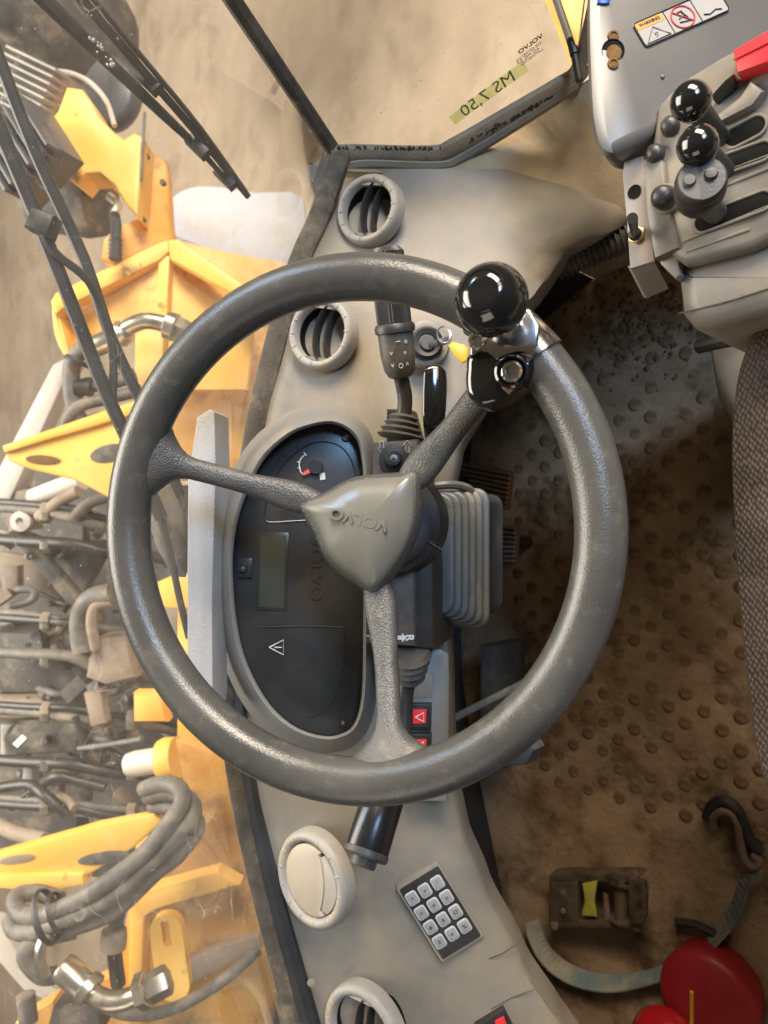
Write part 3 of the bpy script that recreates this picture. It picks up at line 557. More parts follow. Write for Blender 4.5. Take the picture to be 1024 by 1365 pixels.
# ignition
ig = thing('ignition_switch', 'round ignition switch with black bezel on the dashboard', 'ignition switch', P(572, 460, .84))
MB().lathe([(.026, -.006), (.024, .004), (.020, .006), (.0165, .0055), (.0165, -.002)], P(568, 458, .815), b_, 36, False).build('bezel', T['dash'], ig)
MB().lathe([(.0165, .002), (.0168, .009), (.0145, .011), (.0095, .0095), (.009, .006)], P(569, 459, .813), b_, 32, False).build('ring', T['rubber'], ig)
MB().lathe([(.0080, .004), (.0076, .0105), (0, .0105)], P(570, 459, .811), b_, 24, False).build('barrel', T['colgrey'], ig)
ky = thing('ignition_key', 'ignition key with black bow and a yellow tag in the switch', 'key', P(572, 460, .80))
MB().prism([P(a, b, .787) for a, b in ((571, 457), (592, 449), (600, 447), (602, 453), (594, 459), (572, 464))], -b_*.0025, .0006).build('blade', T['black'], ky)
fr = CF(592, 446, .780, 30, 30); MB().tube([fr(.007*math.cos(2*math.pi*k/20), .009*math.sin(2*math.pi*k/20)) for k in range(21)], .0009, 6).build('ring', T['steel'], ky)
MB().prism([P(a, b, .765) for a, b in ((597, 460), (604, 456), (618, 459), (624, 464), (623, 480), (616, 484), (606, 474))], -b_*.002 + r_*.001, .0008).build('tag', T['tagyellow'], ky)
# hazard rocker switches
for i, (y0, y1, lab) in enumerate(((938, 974, 'red triangle hazard rocker switch, fully visible in the switch pod'), (978, 1012, 'second red rocker switch, half hidden behind the wheel rim'))):
    rs = thing('rocker_switch', lab, 'switch', P(558, (y0+y1)/2, .79), 'rocker switches in the pod')
    MB().prism([P(a, b, .789) for a, b in ((540, y0), (576, y0), (575, y1), (539, y1))], -b_*.012, .0012).build('frame', T['black'], rs)
    MB().prism([P(a, b, .784) for a, b in ((543, y0+4), (572, y0+4), (571, y1-4), (542, y1-4))], -b_*.008, .0015).build('rocker', T['panel'], rs)
    ln_ = MB().prism([P(a, b, .7825) for a, b in ((551, y0+8), (569, y0+8), (568, y1-9), (551, y1-9))], -b_*.003, .0008).build('lens', T['red'], rs)
    cy = (y0+y1)/2; MB().tube([P(a, b, .7820) for a, b in ((554, cy), (565, cy-6), (565, cy+6), (554, cy))], .0006, 5).build('triangle', T['white'], ln_)

# ------------------------------------------------------------------ air vents
def vent(u, v, d, rad, ang, tilt, fa, label, opened, off=0):
    fr = CF(u, v, d, ang, tilt); t = thing('air_vent', label, 'air vent', fr.o, 'round dashboard air vents')
    prof = [(1.06, -.012), (1.04, .000), (.98, .005), (.90, .006), (.82, .004), (.78, -.002), (.775, -.004)]
    loops = [[fr(math.cos(2*math.pi*k/72)*rad*a, math.sin(2*math.pi*k/72)*rad*a, h) for k in range(72)] for a, h in prof]
    rg = MB().loft(loops, False, False).build('ring', T['vent'], t, 60)
    for k in range(14):
        a = 2*math.pi*k/14 + .2; c = fr(math.cos(a)*rad*.90, math.sin(a)*rad*.90, .0058); MB().lathe([(0, .0006), (.0009, .0004), (.0015, -.0006)], c, fr.z, 10, False, oval=2.2, xd=(c-fr.o).normalized()).build('grip_bump', T['vent'], rg)
    if opened:
        MB().lathe([(rad*.785, -.003), (rad*.77, -.03), (0, -.032)], fr.o, fr.z, 40, False).build('throat', T['ventdark'], t)
        # flap turned edge-on, seen as two curved blades
        ca, sa = math.cos(R(fa)), math.sin(R(fa))
        def loc(x, y, z): return fr(x*ca - y*sa, x*sa + y*ca, z)
        for sgn, sh, zz in ((1, .004, .002), (1, .014, -.005)):
            L = []
            for i in range(13):
                y = lerp(-.755, .755, i/12)*rad; w_ = math.sqrt(max(0.02, 1-(y/(.78*rad))**2))
                x = sh - .013*w_; L.append([loc(x, y, zz), loc(x+.0015, y, zz+.002), loc(x+.0032, y, zz), loc(x+.0028, y, zz-.012), loc(x+.0004, y, zz-.012)])
            MB().loft(L).build('vane', T['vent'] if sh < 0 else T['black'], t, 50)
        # corner webs
        for s2 in (1, -1):
            MB().prism([loc(rad*.80*math.cos(a), s2*rad*.80*math.sin(a), .0015) for a in [R(x) for x in (60, 75, 90, 105, 120)]], -fr.z*.004, .0008).build('web', T['vent'], t)
    else:
        ca, sa = math.cos(R(fa)), math.sin(R(fa))
        def loc(x, y, z): return fr(x*ca - y*sa, x*sa + y*ca, z)
        for side in (0, 1):
            def xs(y): return .010 + .010*(1-(y/(.76*rad))**2)
            out = []
            n = 16
            if side == 0:
                for i in range(n+1):
                    a = R(lerp(62, 298, i/n)); out.append((.765*rad*math.cos(a), .765*rad*math.sin(a)))
                for i in range(1, n):
                    y = lerp(-.675, .675, i/n)*rad; out.append((xs(y)-.0006 , y))
            else:
                for i in range(n+1):
                    a = R(lerp(-55, 55, i/n)); out.append((.765*rad*math.cos(a), .765*rad*math.sin(a)))
                for i in range(1, n):
                    y = lerp(.625, -.625, i/n)*rad; out.append((xs(y)+.0006, y))
            MB().prism([loc(x, y, .0030 - .0012*side) for x, y in out], -fr.z*.006, .0007).build('flap', mat('cream_flap', (.40, .345, .26), (.36, .305, .225), 8, .55) if side == 0 else T['vent'], t)
        MB().lathe([(rad*.80, -.003), (0, -.004)], fr.o, fr.z, 40, False).build('throat', T['ventdark'], t)
    return t
vent(491, 279, .856, .0375, 12, 28, -22, 'open round air vent above the wheel near the windshield corner', True)
vent(428, 444, .845, .0385, 10, 26, -22, 'open round air vent seen through the top of the wheel', True)
vent(416, 1172, .835, .0500, 10, 40, -8, 'closed round cream air vent left of the keypad', False)
vent(483, 1378, .835, .0500, 10, 36, -10, 'open round air vent cut by the bottom edge of the picture', True)
# blind plug and rivets on the dash
sv = thing('blind_plug', 'small round green-rimmed plug on the dashboard under the top of the rim', 'plug', P(590, 403, .87))
MB().lathe([(.017, -.004), (.016, .005), (.012, .006), (.011, .003), (0, .003)], P(588, 405, .842), b_, 28, False).build('cap', T['dash'], sv)
MB().lathe([(.0085, .002), (.0080, .0045), (0, .0045)], P(588, 405, .840), b_, 24, False).build('lens', mat('green_lens', (.30, .38, .12), rough=.4), sv)
# ------------------------------------------------------------------ keypad
kp = thing('keypad', 'black membrane keypad with twelve grey keys in the dashboard', 'keypad', P(587, 1217, .83))
kfr = Fr(P(587, 1217, .8235), P(590, 1150, .8235) - P(537, 1183, .8235), P(537, 1183, .8235) - P(585, 1285, .8235))
sw1 = (P(590, 1150, .8235) - P(537, 1183, .8235)).length; sh1 = (P(537, 1183, .8235) - P(585, 1285, .8235)).length
MB().prism([kfr(a, b, -.0012) for a, b in rrect(sw1*1.08, sh1*1.04, .003)], -kfr.z*.02, .001).build('frame', T['dash'], kp)
MB().prism([kfr(a, b, .0004) for a, b in rrect(sw1*.97, sh1*.97, .002)], -kfr.z*.006, .0008).build('panel', T['panel'], kp)
kr = MB().prism([V((a, b, .0012)) for a, b in rrect(.0128, .0148, .003)], V((0, 0, -.003)), .0006).mesh('key', T['keyrim'])
kf = MB().prism([V((a, b, .0017)) for a, b in rrect(.0102, .0122, .002)], V((0, 0, -.002)), .0003).mesh('key_face', T['button'])
ic_ = ['\u00d7', '+', '\u00b0', '=', '\u00a4', 'o', '#', '\u00b1', 'O', 'II', '<', '%']
for j in range(4):
    for i in range(3):
        f2 = Fr(kfr((i-1)*.0158 - .001, (1.5-j)*.0182 + .002, 0), kfr.x, kfr.y)
        ob = place(kr, 'key', kp, mat4(f2)); fc = bpy.data.objects.new('key_face', kf); COL.objects.link(fc); fc.parent = ob; LOC[fc] = LOC[kp]
        o = text('icon', ic_[j*3+i], .0065, Fr(f2(0, 0, .0020), f2.x, f2.y), T['black'], kp, .0001)
# another small switch by the lower edge
rs = thing('lower_switch', 'dark rocker switch with red mark at the very bottom of the dashboard', 'switch', P(665, 1360, .83))
MB().prism([P(a, b, .822) for a, b in ((634, 1372), (672, 1345), (690, 1380), (650, 1400))], -b_*.012, .001).build('frame', T['black'], rs)
MB().prism([P(a, b, .820) for a, b in ((660, 1362), (672, 1356), (678, 1372), (664, 1378))], -b_*.003, .0006).build('lens', T['red'], rs)
# ================================================================== PEDALS
def pedal(q, z, label, name, n):
    c = sum([PZ(a, b, z) for a, b in q], V((0, 0, 0)))/4; t = thing(name, label, 'pedal', V((c.x, c.y, 0)))
    pts = [PZ(a, b, z) for a, b in q]; MB().prism(pts, V((0, 0, -.012)), .002).build('plate', T['rust'], t)
    for k in range(n):
        s0 = (k+.15)/n; s1 = (k+.68)/n; a0 = pts[0].lerp(pts[3], s0); a1 = pts[1].lerp(pts[2], s0); c0 = pts[0].lerp(pts[3], s1); c1 = pts[1].lerp(pts[2], s1); up = V((0, 0, .006))
        MB().prism([a0+up, a1+up, c1+up, c0+up], V((0, 0, -.007)), .001).build('rib', T['machine2'], t)
    MB().tube([c, c + V((-.12, 0, .02)), c + V((-.25, 0, .10))], .010, 10).build('arm', T['black'], t)
    MB().tube([c - V((0, 0, .01)), V((c.x-.02, c.y, .002))], .012, 10).build('support', T['black'], t)
pedal([(578, 610), (681, 629), (675, 680), (578, 656)], .14, 'wide ribbed accelerator pedal right of the column bellows', 'accelerator_pedal', 8)
pedal([(640, 697), (688, 702), (686, 751), (640, 753)], .13, 'small ribbed brake pedal below the accelerator', 'brake_pedal', 8)
# brackets and linkage in the dark footwell
fb = thing('footwell_linkage', 'dark pedal linkage rods and bracket under the dashboard', 'linkage', PZ(640, 950, .0))
MB().tube([PZ(600, 960, .30), PZ(690, 915, .25), PZ(720, 900, .2)], .006, 8).build('rod', T['hose'], fb)
MB().prism([PZ(*p, .28) for p in ((630, 1000), (700, 980), (712, 1000), (700, 1020), (640, 1024))], V((0, 0, -.03)), .004).build('bracket', T['bellows'], fb)
MB().prism([PZ(*p, .12) for p in ((640, 860), (658, 862), (660, 1000), (640, 1000))], V((0, 0, -.10)), .003).build('post', T['blackdusty'], fb)
# ================================================================== RIGHT CONSOLE
CZ = .60
def K(u, v, z=CZ): return PZ(u, v, z)
cs = thing('armrest_console', 'grey hydraulic lever console beside the seat', 'console', K(960, 300, 0))
UZ = V((0, 0, 1))
body = [(876, 140), (905, 105), (960, 72), (1010, 45), (1100, 10), (1200, 200), (1100, 420), (1024, 410), (960, 432), (925, 435), (905, 420), (898, 390), (893, 335), (872, 310), (866, 250)]
# upper deck and lower skirt
MB().prism([K(*p) for p in ((876, 140), (905, 108), (960, 74), (1010, 48), (1130, -10), (1200, 200), (1060, 300), (1000, 330), (910, 352), (880, 330), (866, 250), (868, 190))], V((0, 0, -.03)), .006).build('deck', T['console'], cs, 60)
sk = [K(*p, CZ-.012) for p in ((896, 352), (920, 345), (1000, 322), (1070, 290), (1140, 380), (1075, 405), (1010, 418), (950, 436), (918, 434), (903, 415))]
MB().prism(sk, V((0, 0, -.16)), .016).build('skirt', T['console'], cs, 60)
MB().tube([K(905, 418, CZ-.013), K(960, 405, CZ-.0115), K(1040, 380, CZ-.0115)], .0008, 5).build('seam', T['blackdusty'], cs)
# lever slots: flat pieces with a raised lip, the shade inside painted black
def slot(p, q, wd, nm='slot'):
    a = K(*p, CZ+.0015); e = K(*q, CZ+.0015); x = (e-a); L = x.length; fr = Fr((a+e)/2, x, UZ.cross(x)); 
    sl = MB().prism([fr(i, j, .0) for i, j in rrect(L, wd, wd*.49, 6)], V((0, 0, -.003)), .0004).build(nm, T['ventdark'], cs)
    o = rrect(L, wd, wd*.49, 6); o.append(o[0]); MB().tube([fr(i, j, .0) for i, j in o], .0014, 6).build('slot_lip', T['console'], sl)
slot((925, 302), (1030, 262), .0155); slot((958, 222), (1030, 196), .0155); slot((965, 190), (1022, 160), .0165)
for a, e in (((910, 322), (1030, 272)), ((930, 262), (1030, 222)), ((935, 240), (1030, 205)), ((920, 290), (960, 268)), ((915, 335), (1000, 305))):
    MB().tube([K(*a, CZ+.0006), K(*e, CZ+.0006)], .0012, 5).build('rib_line', T['dash'], cs)
MB().prism([K(*p, CZ+.010) for p in ((954, 152), (985, 128), (1000, 105), (1018, 120), (1003, 140), (960, 162))], V((0, 0, -.012)), .004).build('thumb_ramp', T['console'], cs)
MB().prism([K(*p, CZ+.012) for p in ((946, 128), (966, 106), (978, 97), (978, 108), (968, 118), (950, 132))], V((0, 0, -.014)), .002).build('catch', T['gloss'], cs)
rc = MB().prism([K(*p, CZ+.016) for p in ((976, 66), (1024, 38), (1060, 20), (1060, 66), (1024, 82), (982, 97))], V((0, 0, -.03)), .003).build('red_cover', T['red'], cs)
rc['label'] = 'bright red cover at the console corner'
MB().tube([K(978, 80, CZ+.0168), K(1024, 57, CZ+.0168), K(1060, 42, CZ+.0168)], .0007, 5).build('cover_edge', mat('dark_red', (.45, .02, .02), rough=.4), rc)
# levers
def blever(u, v, d, rad, bu, bv, label):
    c = P(u, v, d); base = K(bu, bv, CZ-.005); t = thing('hydraulic_lever', label, 'lever', base, 'hydraulic levers on the console')
    ax = (c-base).normalized(); MB().tube([base, c], lambda s: lerp(.0065, .009, s), 14).build('stem', T['rubber'], t)
    pr = [(rad*math.cos(R(x)), rad*.98*math.sin(R(x))) for x in range(-75, 90, 11)] + [(0, rad*.985)]
    MB().lathe([(.009, -rad*1.25)] + pr, c, (ax + b_*.9 - r_*.3).normalized(), 36, False).build('ball', T['gloss'], t, 60)
blever(921, 135, .520, .0135, 964, 186, 'glossy black ball lever, topmost on the console')
blever(930, 194, .518, .0138, 970, 228, 'glossy black ball lever, just above the round joystick')
jb = K(955, 285, CZ-.005); jc = P(934, 246, .525); js = thing('joystick', 'round black joystick head with a half-disc face and two buttons', 'joystick', jb)
jx = (b_*.93 - r_*.30 + u_*.10).normalized(); MB().tube([jb, jc - jx*.012], .009, 14).build('stem', T['colgrey'], js)
MB().lathe([(.010, -.022), (.0155, -.018), (.0172, -.006), (.0172, -.002), (.0165, .0), (.0172, .0012), (.0165, .006), (.0150, .0085), (0, .0088)], jc, jx, 40, False).build('head', T['black'], js, 40)
jf = Fr(jc + jx*.0088, r_, u_); jf.z = jx; jf.x = (r_ - jx*r_.dot(jx)).normalized(); jf.y = jx.cross(jf.x)
MB().prism([jf(-.001, -.0142)] + [jf(.0146*math.cos(R(a)), .0146*math.sin(R(a)), .0) for a in range(100, 261, 10)], -jx*.0005).build('half_disc', T['colgrey'], js)
for x, y, m in ((-.0078, -.001, T['colgrey']), (.0058, .0015, T['black'])): MB().lathe([(0, .003), (.0036, .0028), (.0040, .001), (.0046, 0)], jf(x, y, 0), jx, 20, False).build('button', m, js)
# small dome buttons
for u, v, lab in ((894, 169, 'upper small black dome button on the console edge'), (874, 206, 'lower small black dome button on the console edge')):
    pb = tag(MB().lathe([(.0078, -.006), (.0078, .002), (.0070, .0055), (.0045, .008), (0, .009)], K(u, v, CZ+.002), (UZ+b_*.3).normalized(), 24, False).build('dome_button', T['black'], None, 60), lab, 'button', 'dome buttons on the console')
# mounting rail with rubber push cap
rl = thing('console_rail', 'narrow dusty grey strip along the front of the console', 'console part', K(880, 280, 0))
MB().prism([K(*p, CZ+.004) for p in ((856, 215), (870, 200), (884, 215), (888, 260), (905, 330), (872, 345), (862, 290))], V((0, 0, -.03)), .003).build('strip', T['console'], rl)
MB().prism([K(*p, CZ-.005) for p in ((874, 330), (902, 322), (906, 366), (900, 372), (880, 352))], V((0, 0, -.05)), .002).build('cap', T['console'], rl)
pc = thing('push_cap', 'black rubber push cap on a grey collar beside the toggle plate', 'button', K(884, 262))
cx_ = (P(868, 250, .55) - K(890, 268, CZ)).normalized(); c0 = K(888, 266, CZ+.002)
MB().lathe([(.0125, 0), (.0118, .006), (.0105, .008)], c0, cx_, 24).build('collar', T['dash'], pc)
MB().lathe([(.0098, .004), (.0092, .012), (.0095, .020), (.0088, .026), (.006, .030), (0, .031)], c0, cx_, 26, False).build('cap', T['black'], pc, 60)
# toggle plate
PZT = CZ-.012
tp = thing('toggle_plate', 'flat lilac grey bracket with a hole in front of the console', 'bracket', K(855, 290, PZT))
# plate with its hole painted on as a near-black disc
fo = [K(*p, PZT) for p in ((832, 216), (858, 207), (863, 250), (868, 300), (872, 348), (840, 358), (836, 300), (830, 235))]
MB().prism(fo, V((0, 0, -.003)), .0006).build('plate', T['plate'], tp)
MB().lathe([(.0062, .0006), (.0058, .0004), (0, .0002)], K(846, 256, PZT), UZ, 24, False).build('hole', T['ventdark'], tp)
MB().prism([K(841, 357, PZT-.0015), K(872, 348, PZT-.0015), K(892, 385, PZT-.0015-.045), K(862, 398, PZT-.0015-.045)], V((-.003, .002, 0)), .0005).build('flange', T['plate'], tp)
tg = thing('toggle_switch', 'small black toggle switch with brass nut on the bracket plate', 'switch', K(850, 312, PZT))
tc0 = K(850, 314, PZT)
MB().lathe([(.0078, 0), (.0078, .0035), (.006, .0045)], tc0, UZ, 6).build('nut', mat('brass_nut', (.55, .42, .22), (.40, .30, .16), 60, .4, metal=.8), tg)
MB().lathe([(.0058, .003), (.0056, .007), (.0042, .009)], tc0, UZ, 16).build('collar', T['black'], tg)
MB().tube([tc0 + UZ*.006, P(843, 291, .575)], lambda s: lerp(.0028, .0042, s), 12).build('lever', T['black'], tg)

# grey box with warning label behind the console
pb = thing('pillar_box', 'rounded grey pillar cover with warning label and an empty round hole', 'pillar cover', P(900, 100, .72))
PBF = lambda u, v, d=.655: P(u, v, d + (u-900)*.00004 - (v-100)*.0001)
po = cr([V((a, b, 0)) for a, b in ((782, -60), (780, 20), (782, 100), (786, 160), (796, 196), (815, 208), (838, 200), (880, 178), (960, 140), (1080, 100), (1120, 40), (1120, -60))], 4)
MB().prism([PBF(p.x, p.y) for p in po], -b_*.07 + u_*.02 + r_*.03, .012).build('cover', T['box'], pb, 60)
hs = .655/FPX
hl = MB().lathe([(.0098, .0004), (.0094, .0006), (.0090, -.0002), (0, -.0004)], PBF(817, 68) + b_*.0008, b_, 28, False).build('hole', T['ventdark'], pb)
MB().lathe([(.0065, .0012), (.0, .0012)], PBF(818, 71) + b_*.0004, b_, 18, False).build('hole_inside', T['mud'], pb)
for v in (49, 86): MB().lathe([(.0, .001), (.0026, .001), (.003, .002), (.0046, .0016), (.005, 0)], PBF(817, v) + b_*.0008, b_, 16, False).build('rivet', T['mud'], pb)
MB().lathe([(.0, .0016), (.0014, .001), (.002, 0)], PBF(883, 103) + b_*.0008, b_, 10, False).build('pip', T['box'], pb)
MB().lathe([(.0, .0008), (.003, .0006), (.0036, 0)], PBF(804, 2) + b_*.002, b_, 12, False, oval=1.7).build('blue_mark', T['blue'], pb)
lbx = (PBF(968, 2) - PBF(855, 52)).normalized(); lfr = Fr(PBF(908, 24) + b_*.0012, PBF(965, 3) - PBF(852, 53), PBF(848, 15) - PBF(858, 52)); lfr.z = b_
LW = (PBF(968, 0) - PBF(856, 52)).length; LH = .0245
MB().prism([lfr(a, b) for a, b in rrect(LW, LH, .003)], -b_*.0004).build('label', T['label'], pb)
o = rrect(LW*.985, LH*.95, .003); o.append(o[0]); MB().tube([lfr(a, b, .0003) for a, b in o], .0006, 5).build('label_border', T['black'], pb)
MB().prism([lfr(a, b, .0003) for a, b in ((-LW*.48, LH*.18), (-LW*.17, LH*.18), (-LW*.17, LH*.46), (-LW*.48, LH*.46))], -b_*.0003).build('label_band', T['orange'], pb)
text('lettering', 'WARNING', .0042, lfr.__class__(lfr(-LW*.325, LH*.32, .0005), lfr.x, lfr.y), T['black'], pb, .0001, .00015)
ta = [(-LW*.46, -LH*.40), (-LW*.19, -LH*.40), (-LW*.325, LH*.10)]; MB().tube([lfr(a, b, .0004) for a, b in ta + ta[:1]], .0005, 5).build('label_triangle', T['black'], pb)
text('lettering', '!?', .006, Fr(lfr(-LW*.325, -LH*.22, .0005), lfr.x, lfr.y), T['black'], pb, .0001)
for x in (-LW*.15, LW*.17): MB().tube([lfr(x, -LH*.45, .0004), lfr(x, LH*.45, .0004)], .0003, 4).build('label_rule', T['black'], pb)
MB().tube([lfr(LW*.01 + .0105*math.cos(R(k*15)), .0105*math.sin(R(k*15)) - .0003, .0004) for k in range(25)], .0007, 5).build('label_ring', T['labelred'], pb)
MB().tube([lfr(LW*.01 - .0075, .0075, .0005), lfr(LW*.01 + .0075, -.0075, .0005)], .0006, 5).build('label_bar', T['labelred'], pb)
for a, b, c, d in ((-.005, -.004, .006, -.006), (-.004, -.001, .002, .001), (.001, .004, .004, -.003), (-.003, .005, .002, .005)): MB().tube([lfr(LW*.01+a, b, .0004), lfr(LW*.01+c, d, .0004)], .0006, 5).build('label_figure', T['black'], pb)
MB().tube([lfr(LW*.22, -.006, .0004), lfr(LW*.28, -.008, .0004), lfr(LW*.36, -.006, .0004), lfr(LW*.42, -.008, .0004)], .0006, 5).build('label_figure', T['black'], pb)
# yellow door pillar and its cable
yp = tag(MB().prism([P(a, b, .84) for a, b in ((730, -60), (744, -5), (762, 40), (782, 88), (810, 80), (810, -60))], -b_*.06 + u_*.03, .003).build('door_pillar', T['yellow']), 'yellow painted pillar edge between side window and grey cover', 'pillar')
cb = thing('pillar_cable', 'black cable hanging along the yellow pillar', 'cable', P(770, 80, .83))
MB().tube([P(*p) for p in ((735, -20, .835), (752, 30, .832), (765, 70, .83), (771, 100, .828), (773, 108, .828))], .0042, 10, 4).build('cable', T['rubber'], cb)
MB().lathe([(.005, -.004), (.0052, .004)], P(765, 68, .829), (P(771, 100, .828)-P(752, 30, .832)), 10).build('tie', T['black'], cb)
# corrugated hose
ch = thing('corrugated_hose', 'ribbed dark hose running under the side trim', 'hose', K(790, 335, .30))
h0 = P(742, 356, .935); h1 = P(850, 312, .90); ax = h1-h0; ln = ax.length; pr = []
for k in range(61): pr.append((.0175 if k % 4 in (1, 2) else .0135, ln*k/60))
MB().lathe(pr, h0, ax, 20).build('ribs', T['blackdusty'], ch, 30)
# lower seat-side trim
lt = thing('seat_base_cover', 'dusty grey plastic cover below the console beside the seat', 'seat part', PZ(970, 520, 0))
MB().prism([PZ(*p, .30) for p in ((940, 462), (1010, 455), (1060, 460), (1060, 600), (1000, 580), (970, 560), (950, 530))], V((0, 0, -.28)), .02).build('cover', T['console'], lt, 60)
MB().tube([PZ(932, 462, .36), PZ(975, 452, .38), PZ(1030, 440, .40)], .008, 10).build('lever', T['black'], lt)
# ================================================================== SEAT
st_ = thing('driver_seat', 'brown woven fabric driver seat at the right edge', 'seat', (0.45, -0.04, 0))
ol = [(1080, 395), (1030, 415), (1008, 440), (990, 490), (982, 545), (980, 610), (983, 690), (990, 790), (998, 880), (1008, 960), (1020, 1030), (1045, 1075), (1100, 1095), (1400, 1095), (1400, 395)]
ol3 = cr([PZ(a + 7, b, .50) for a, b in ol], 3, True)
cc = sum(ol3, V((0, 0, 0)))/len(ol3)
def sc3(k, z): return [cc + (p-cc)*k + UZ*z for p in ol3]
MB().loft([sc3(.90, .035), sc3(.95, .030), sc3(.985, .016), sc3(1, -.004), sc3(1, -.05), sc3(.97, -.08)], True, True).build('cushion', T['fabric'], st_, 70)
MB().loft([[V((x, y, z)) + V((.25*(z-.5), 0, 0)) for x, y in ((.72, -.27), (.84, -.27), (.84, .21), (.72, .21))] for z in (.50, .7, 1.0, 1.18)]).build('unseen_backrest', T['fabric'], st_)  # out of view; added to block rear light from the footwell
MB().loft([sc3(.85, -.08), sc3(.85, -.16)], True, True).build('pan', T['black'], st_)
MB().loft([[(.40, -.18, .0), (.7, -.18, 0), (.7, .12, 0), (.40, .12, 0)], [(.42, -.16, .34), (.68, -.16, .34), (.68, .1, .34), (.42, .1, .34)]]).build('base', T['dark'], st_)

# ================================================================== LOOSE THINGS ON THE FLOOR
rt = thing('ratchet_buckle', 'oily steel ratchet buckle of a tie-down strap lying on the floor', 'ratchet', PZ(790, 1205, 0))
RZ = .055
def Q(u, v, z=RZ): return PZ(u, v, z)
for v0, v1 in ((1166, 1175), (1228, 1237)):
    MB().prism([Q(*p) for p in ((732, v0), (760, v0-1), (845, v0), (852, v0+4), (845, v1+1), (732, v1))], V((0, 0, -.035)), .0015).build('side_plate', T['ratchet'], rt)
for u, rr, z in ((737, .006, -.006), (762, .0045, -.004), (828, .0115, -.008), (846, .005, -.006)):
    MB().tube([Q(u, 1170, RZ+z), Q(u, 1233, RZ+z)], rr, 14).build('cross_bar', T['ratchet'], rt)
MB().prism([Q(*p, RZ+.002) for p in ((735, 1176), (770, 1176), (770, 1228), (735, 1228))], V((0, 0, -.01)), .001).build('handle_plate', T['ratchet'], rt)
MB().prism([Q(*p, RZ+.004) for p in ((776, 1178), (796, 1174), (792, 1200), (795, 1222), (775, 1220), (780, 1200))], V((0, 0, -.003)), .0008).build('sticker', mat('yellow_green_sticker', (.42, .40, .05), (.30, .27, .06), 60, .6), rt)
MB().prism([Q(*p, RZ+.001) for p in ((804, 1190), (810, 1194), (813, 1226), (806, 1228))], V((0, 0, -.003)), .0006).build('pawl', T['rust'], rt)
for v in (1177, 1226):          # toothed ratchet wheels on the spool
    c = Q(828, v, RZ-.008); L_ = []
    for h in (-.002, .002): L_.append([c + V((0, 1, 0))*h + V((math.cos(2*math.pi*k/36), 0, math.sin(2*math.pi*k/36)))*(.0185 if k % 3 else .0150) for k in range(36)])
    MB().loft(L_).build('ratchet_wheel', T['ratchet'], rt, 20)
for u, v in ((751, 1190), (751, 1214)): MB().lathe([(.0045, -.001), (.0045, .0022), (0, .0028)], Q(u, v, RZ+.002), UZ, 12, False).build('rivet', T['rust'], rt)
MB().prism([Q(*p, RZ+.014) for p in ((838, 1172), (858, 1174), (862, 1186), (862, 1218), (856, 1232), (838, 1232))], V((0, 0, -.006)), .002).build('release_tab', T['ratchet'], rt)
for u, v in ((846, 1168), (848, 1235), (740, 1233)): MB().lathe([(.007, -.004), (.007, .003), (0, .004)], Q(u, v), UZ, 14, False).build('pin', T['rust'], rt)
wbp = [(1012, 1150), (990, 1165), (975, 1205), (945, 1245), (905, 1278), (860, 1294), (815, 1300), (770, 1290), (738, 1268), (722, 1240), (718, 1225)]
pts = cr([PZ(a, b, .004) for a, b in wbp], 5); L = []
for i, p in enumerate(pts):
    t = (pts[min(i+1, len(pts)-1)] - pts[max(i-1, 0)]).normalized(); sd = UZ.cross(t).normalized(); k = math.sin(i*.21)*.006
    top_ = p + UZ*.024 + sd*(k*.5+.016); L.append([p - sd*.0013, p + sd*.0013, top_ + sd*.0013, top_ - sd*.0013])
wbo = thing('tie_down_strap', 'frayed blue-grey webbing strap curled on the floor around the buckle', 'strap', PZ(860, 1290, 0))
MB().loft(L).build('webbing', T['webbing'], wbo, 50)
g = MB()
for i in range(0, len(pts)-1):
    p = pts[i]; t = (pts[i+1]-p).normalized(); sd = UZ.cross(t).normalized(); g.tube([p + UZ*.003, p + UZ*.021 + sd*(math.sin(i*.21)*.003+.014)], .0016, 5)
stuff(g.build('weave', T['webbing'], wbo))
hk = thing('strap_hook', 'rusty bent steel hook with a dark sleeve at the end of the strap', 'hook', PZ(975, 1100, 0))
MB().tube([PZ(*p) for p in ((951, 1104, .012), (951, 1092, .014), (962, 1082, .016), (976, 1086, .016), (984, 1102, .016), (987, 1125, .015), (992, 1145, .016), (1003, 1156, .016), (1012, 1150, .012), (1003, 1138, .010))], .0068, 12, 5).build('hook', T['rust'], hk, 60)
MB().tube([PZ(*p) for p in ((943, 1092, .010), (948, 1076, .012), (965, 1067, .014), (982, 1078, .014), (991, 1098, .012), (1000, 1120, .010), (1014, 1135, .008))], .0085, 10, 5).build('sleeve', T['black'], hk)
# red container with a domed lid on it, at the door side
ex = thing('red_container', 'dull dark red round container on the floor at the bottom right corner', 'container', PZ(957, 1312, 0))
e0 = PZ(957, 1312, 0); eh = .060
MB().lathe([(.066, .0), (.0705, .005), (.0715, eh-.014), (.068, eh-.004), (.060, eh), (.03, eh+.003), (0, eh+.004)], e0, UZ, 56, False).build('body', mat('scuffed_red_plastic', (0.33, 0.014, 0.018), (0.40, 0.022, 0.024), 12, 0.45, c3=(0.42, 0.10, 0.085), sc3=14, lo=0.56, hi=0.85, stretch=(1, .3, 1)), ex, 60)
MB().tube([e0 + V((.02, .080, .01)), e0 + V((-.03, .087, .012)), e0 + V((-.06, .080, .012))], .007, 8).build('foot_strap', T['black'], ex)
dm = thing('red_dome', 'glossy bright red dome lying on the dull red container', 'lid', PZ(893, 1392, eh + .004))
d0 = PZ(893, 1392, eh + .004)
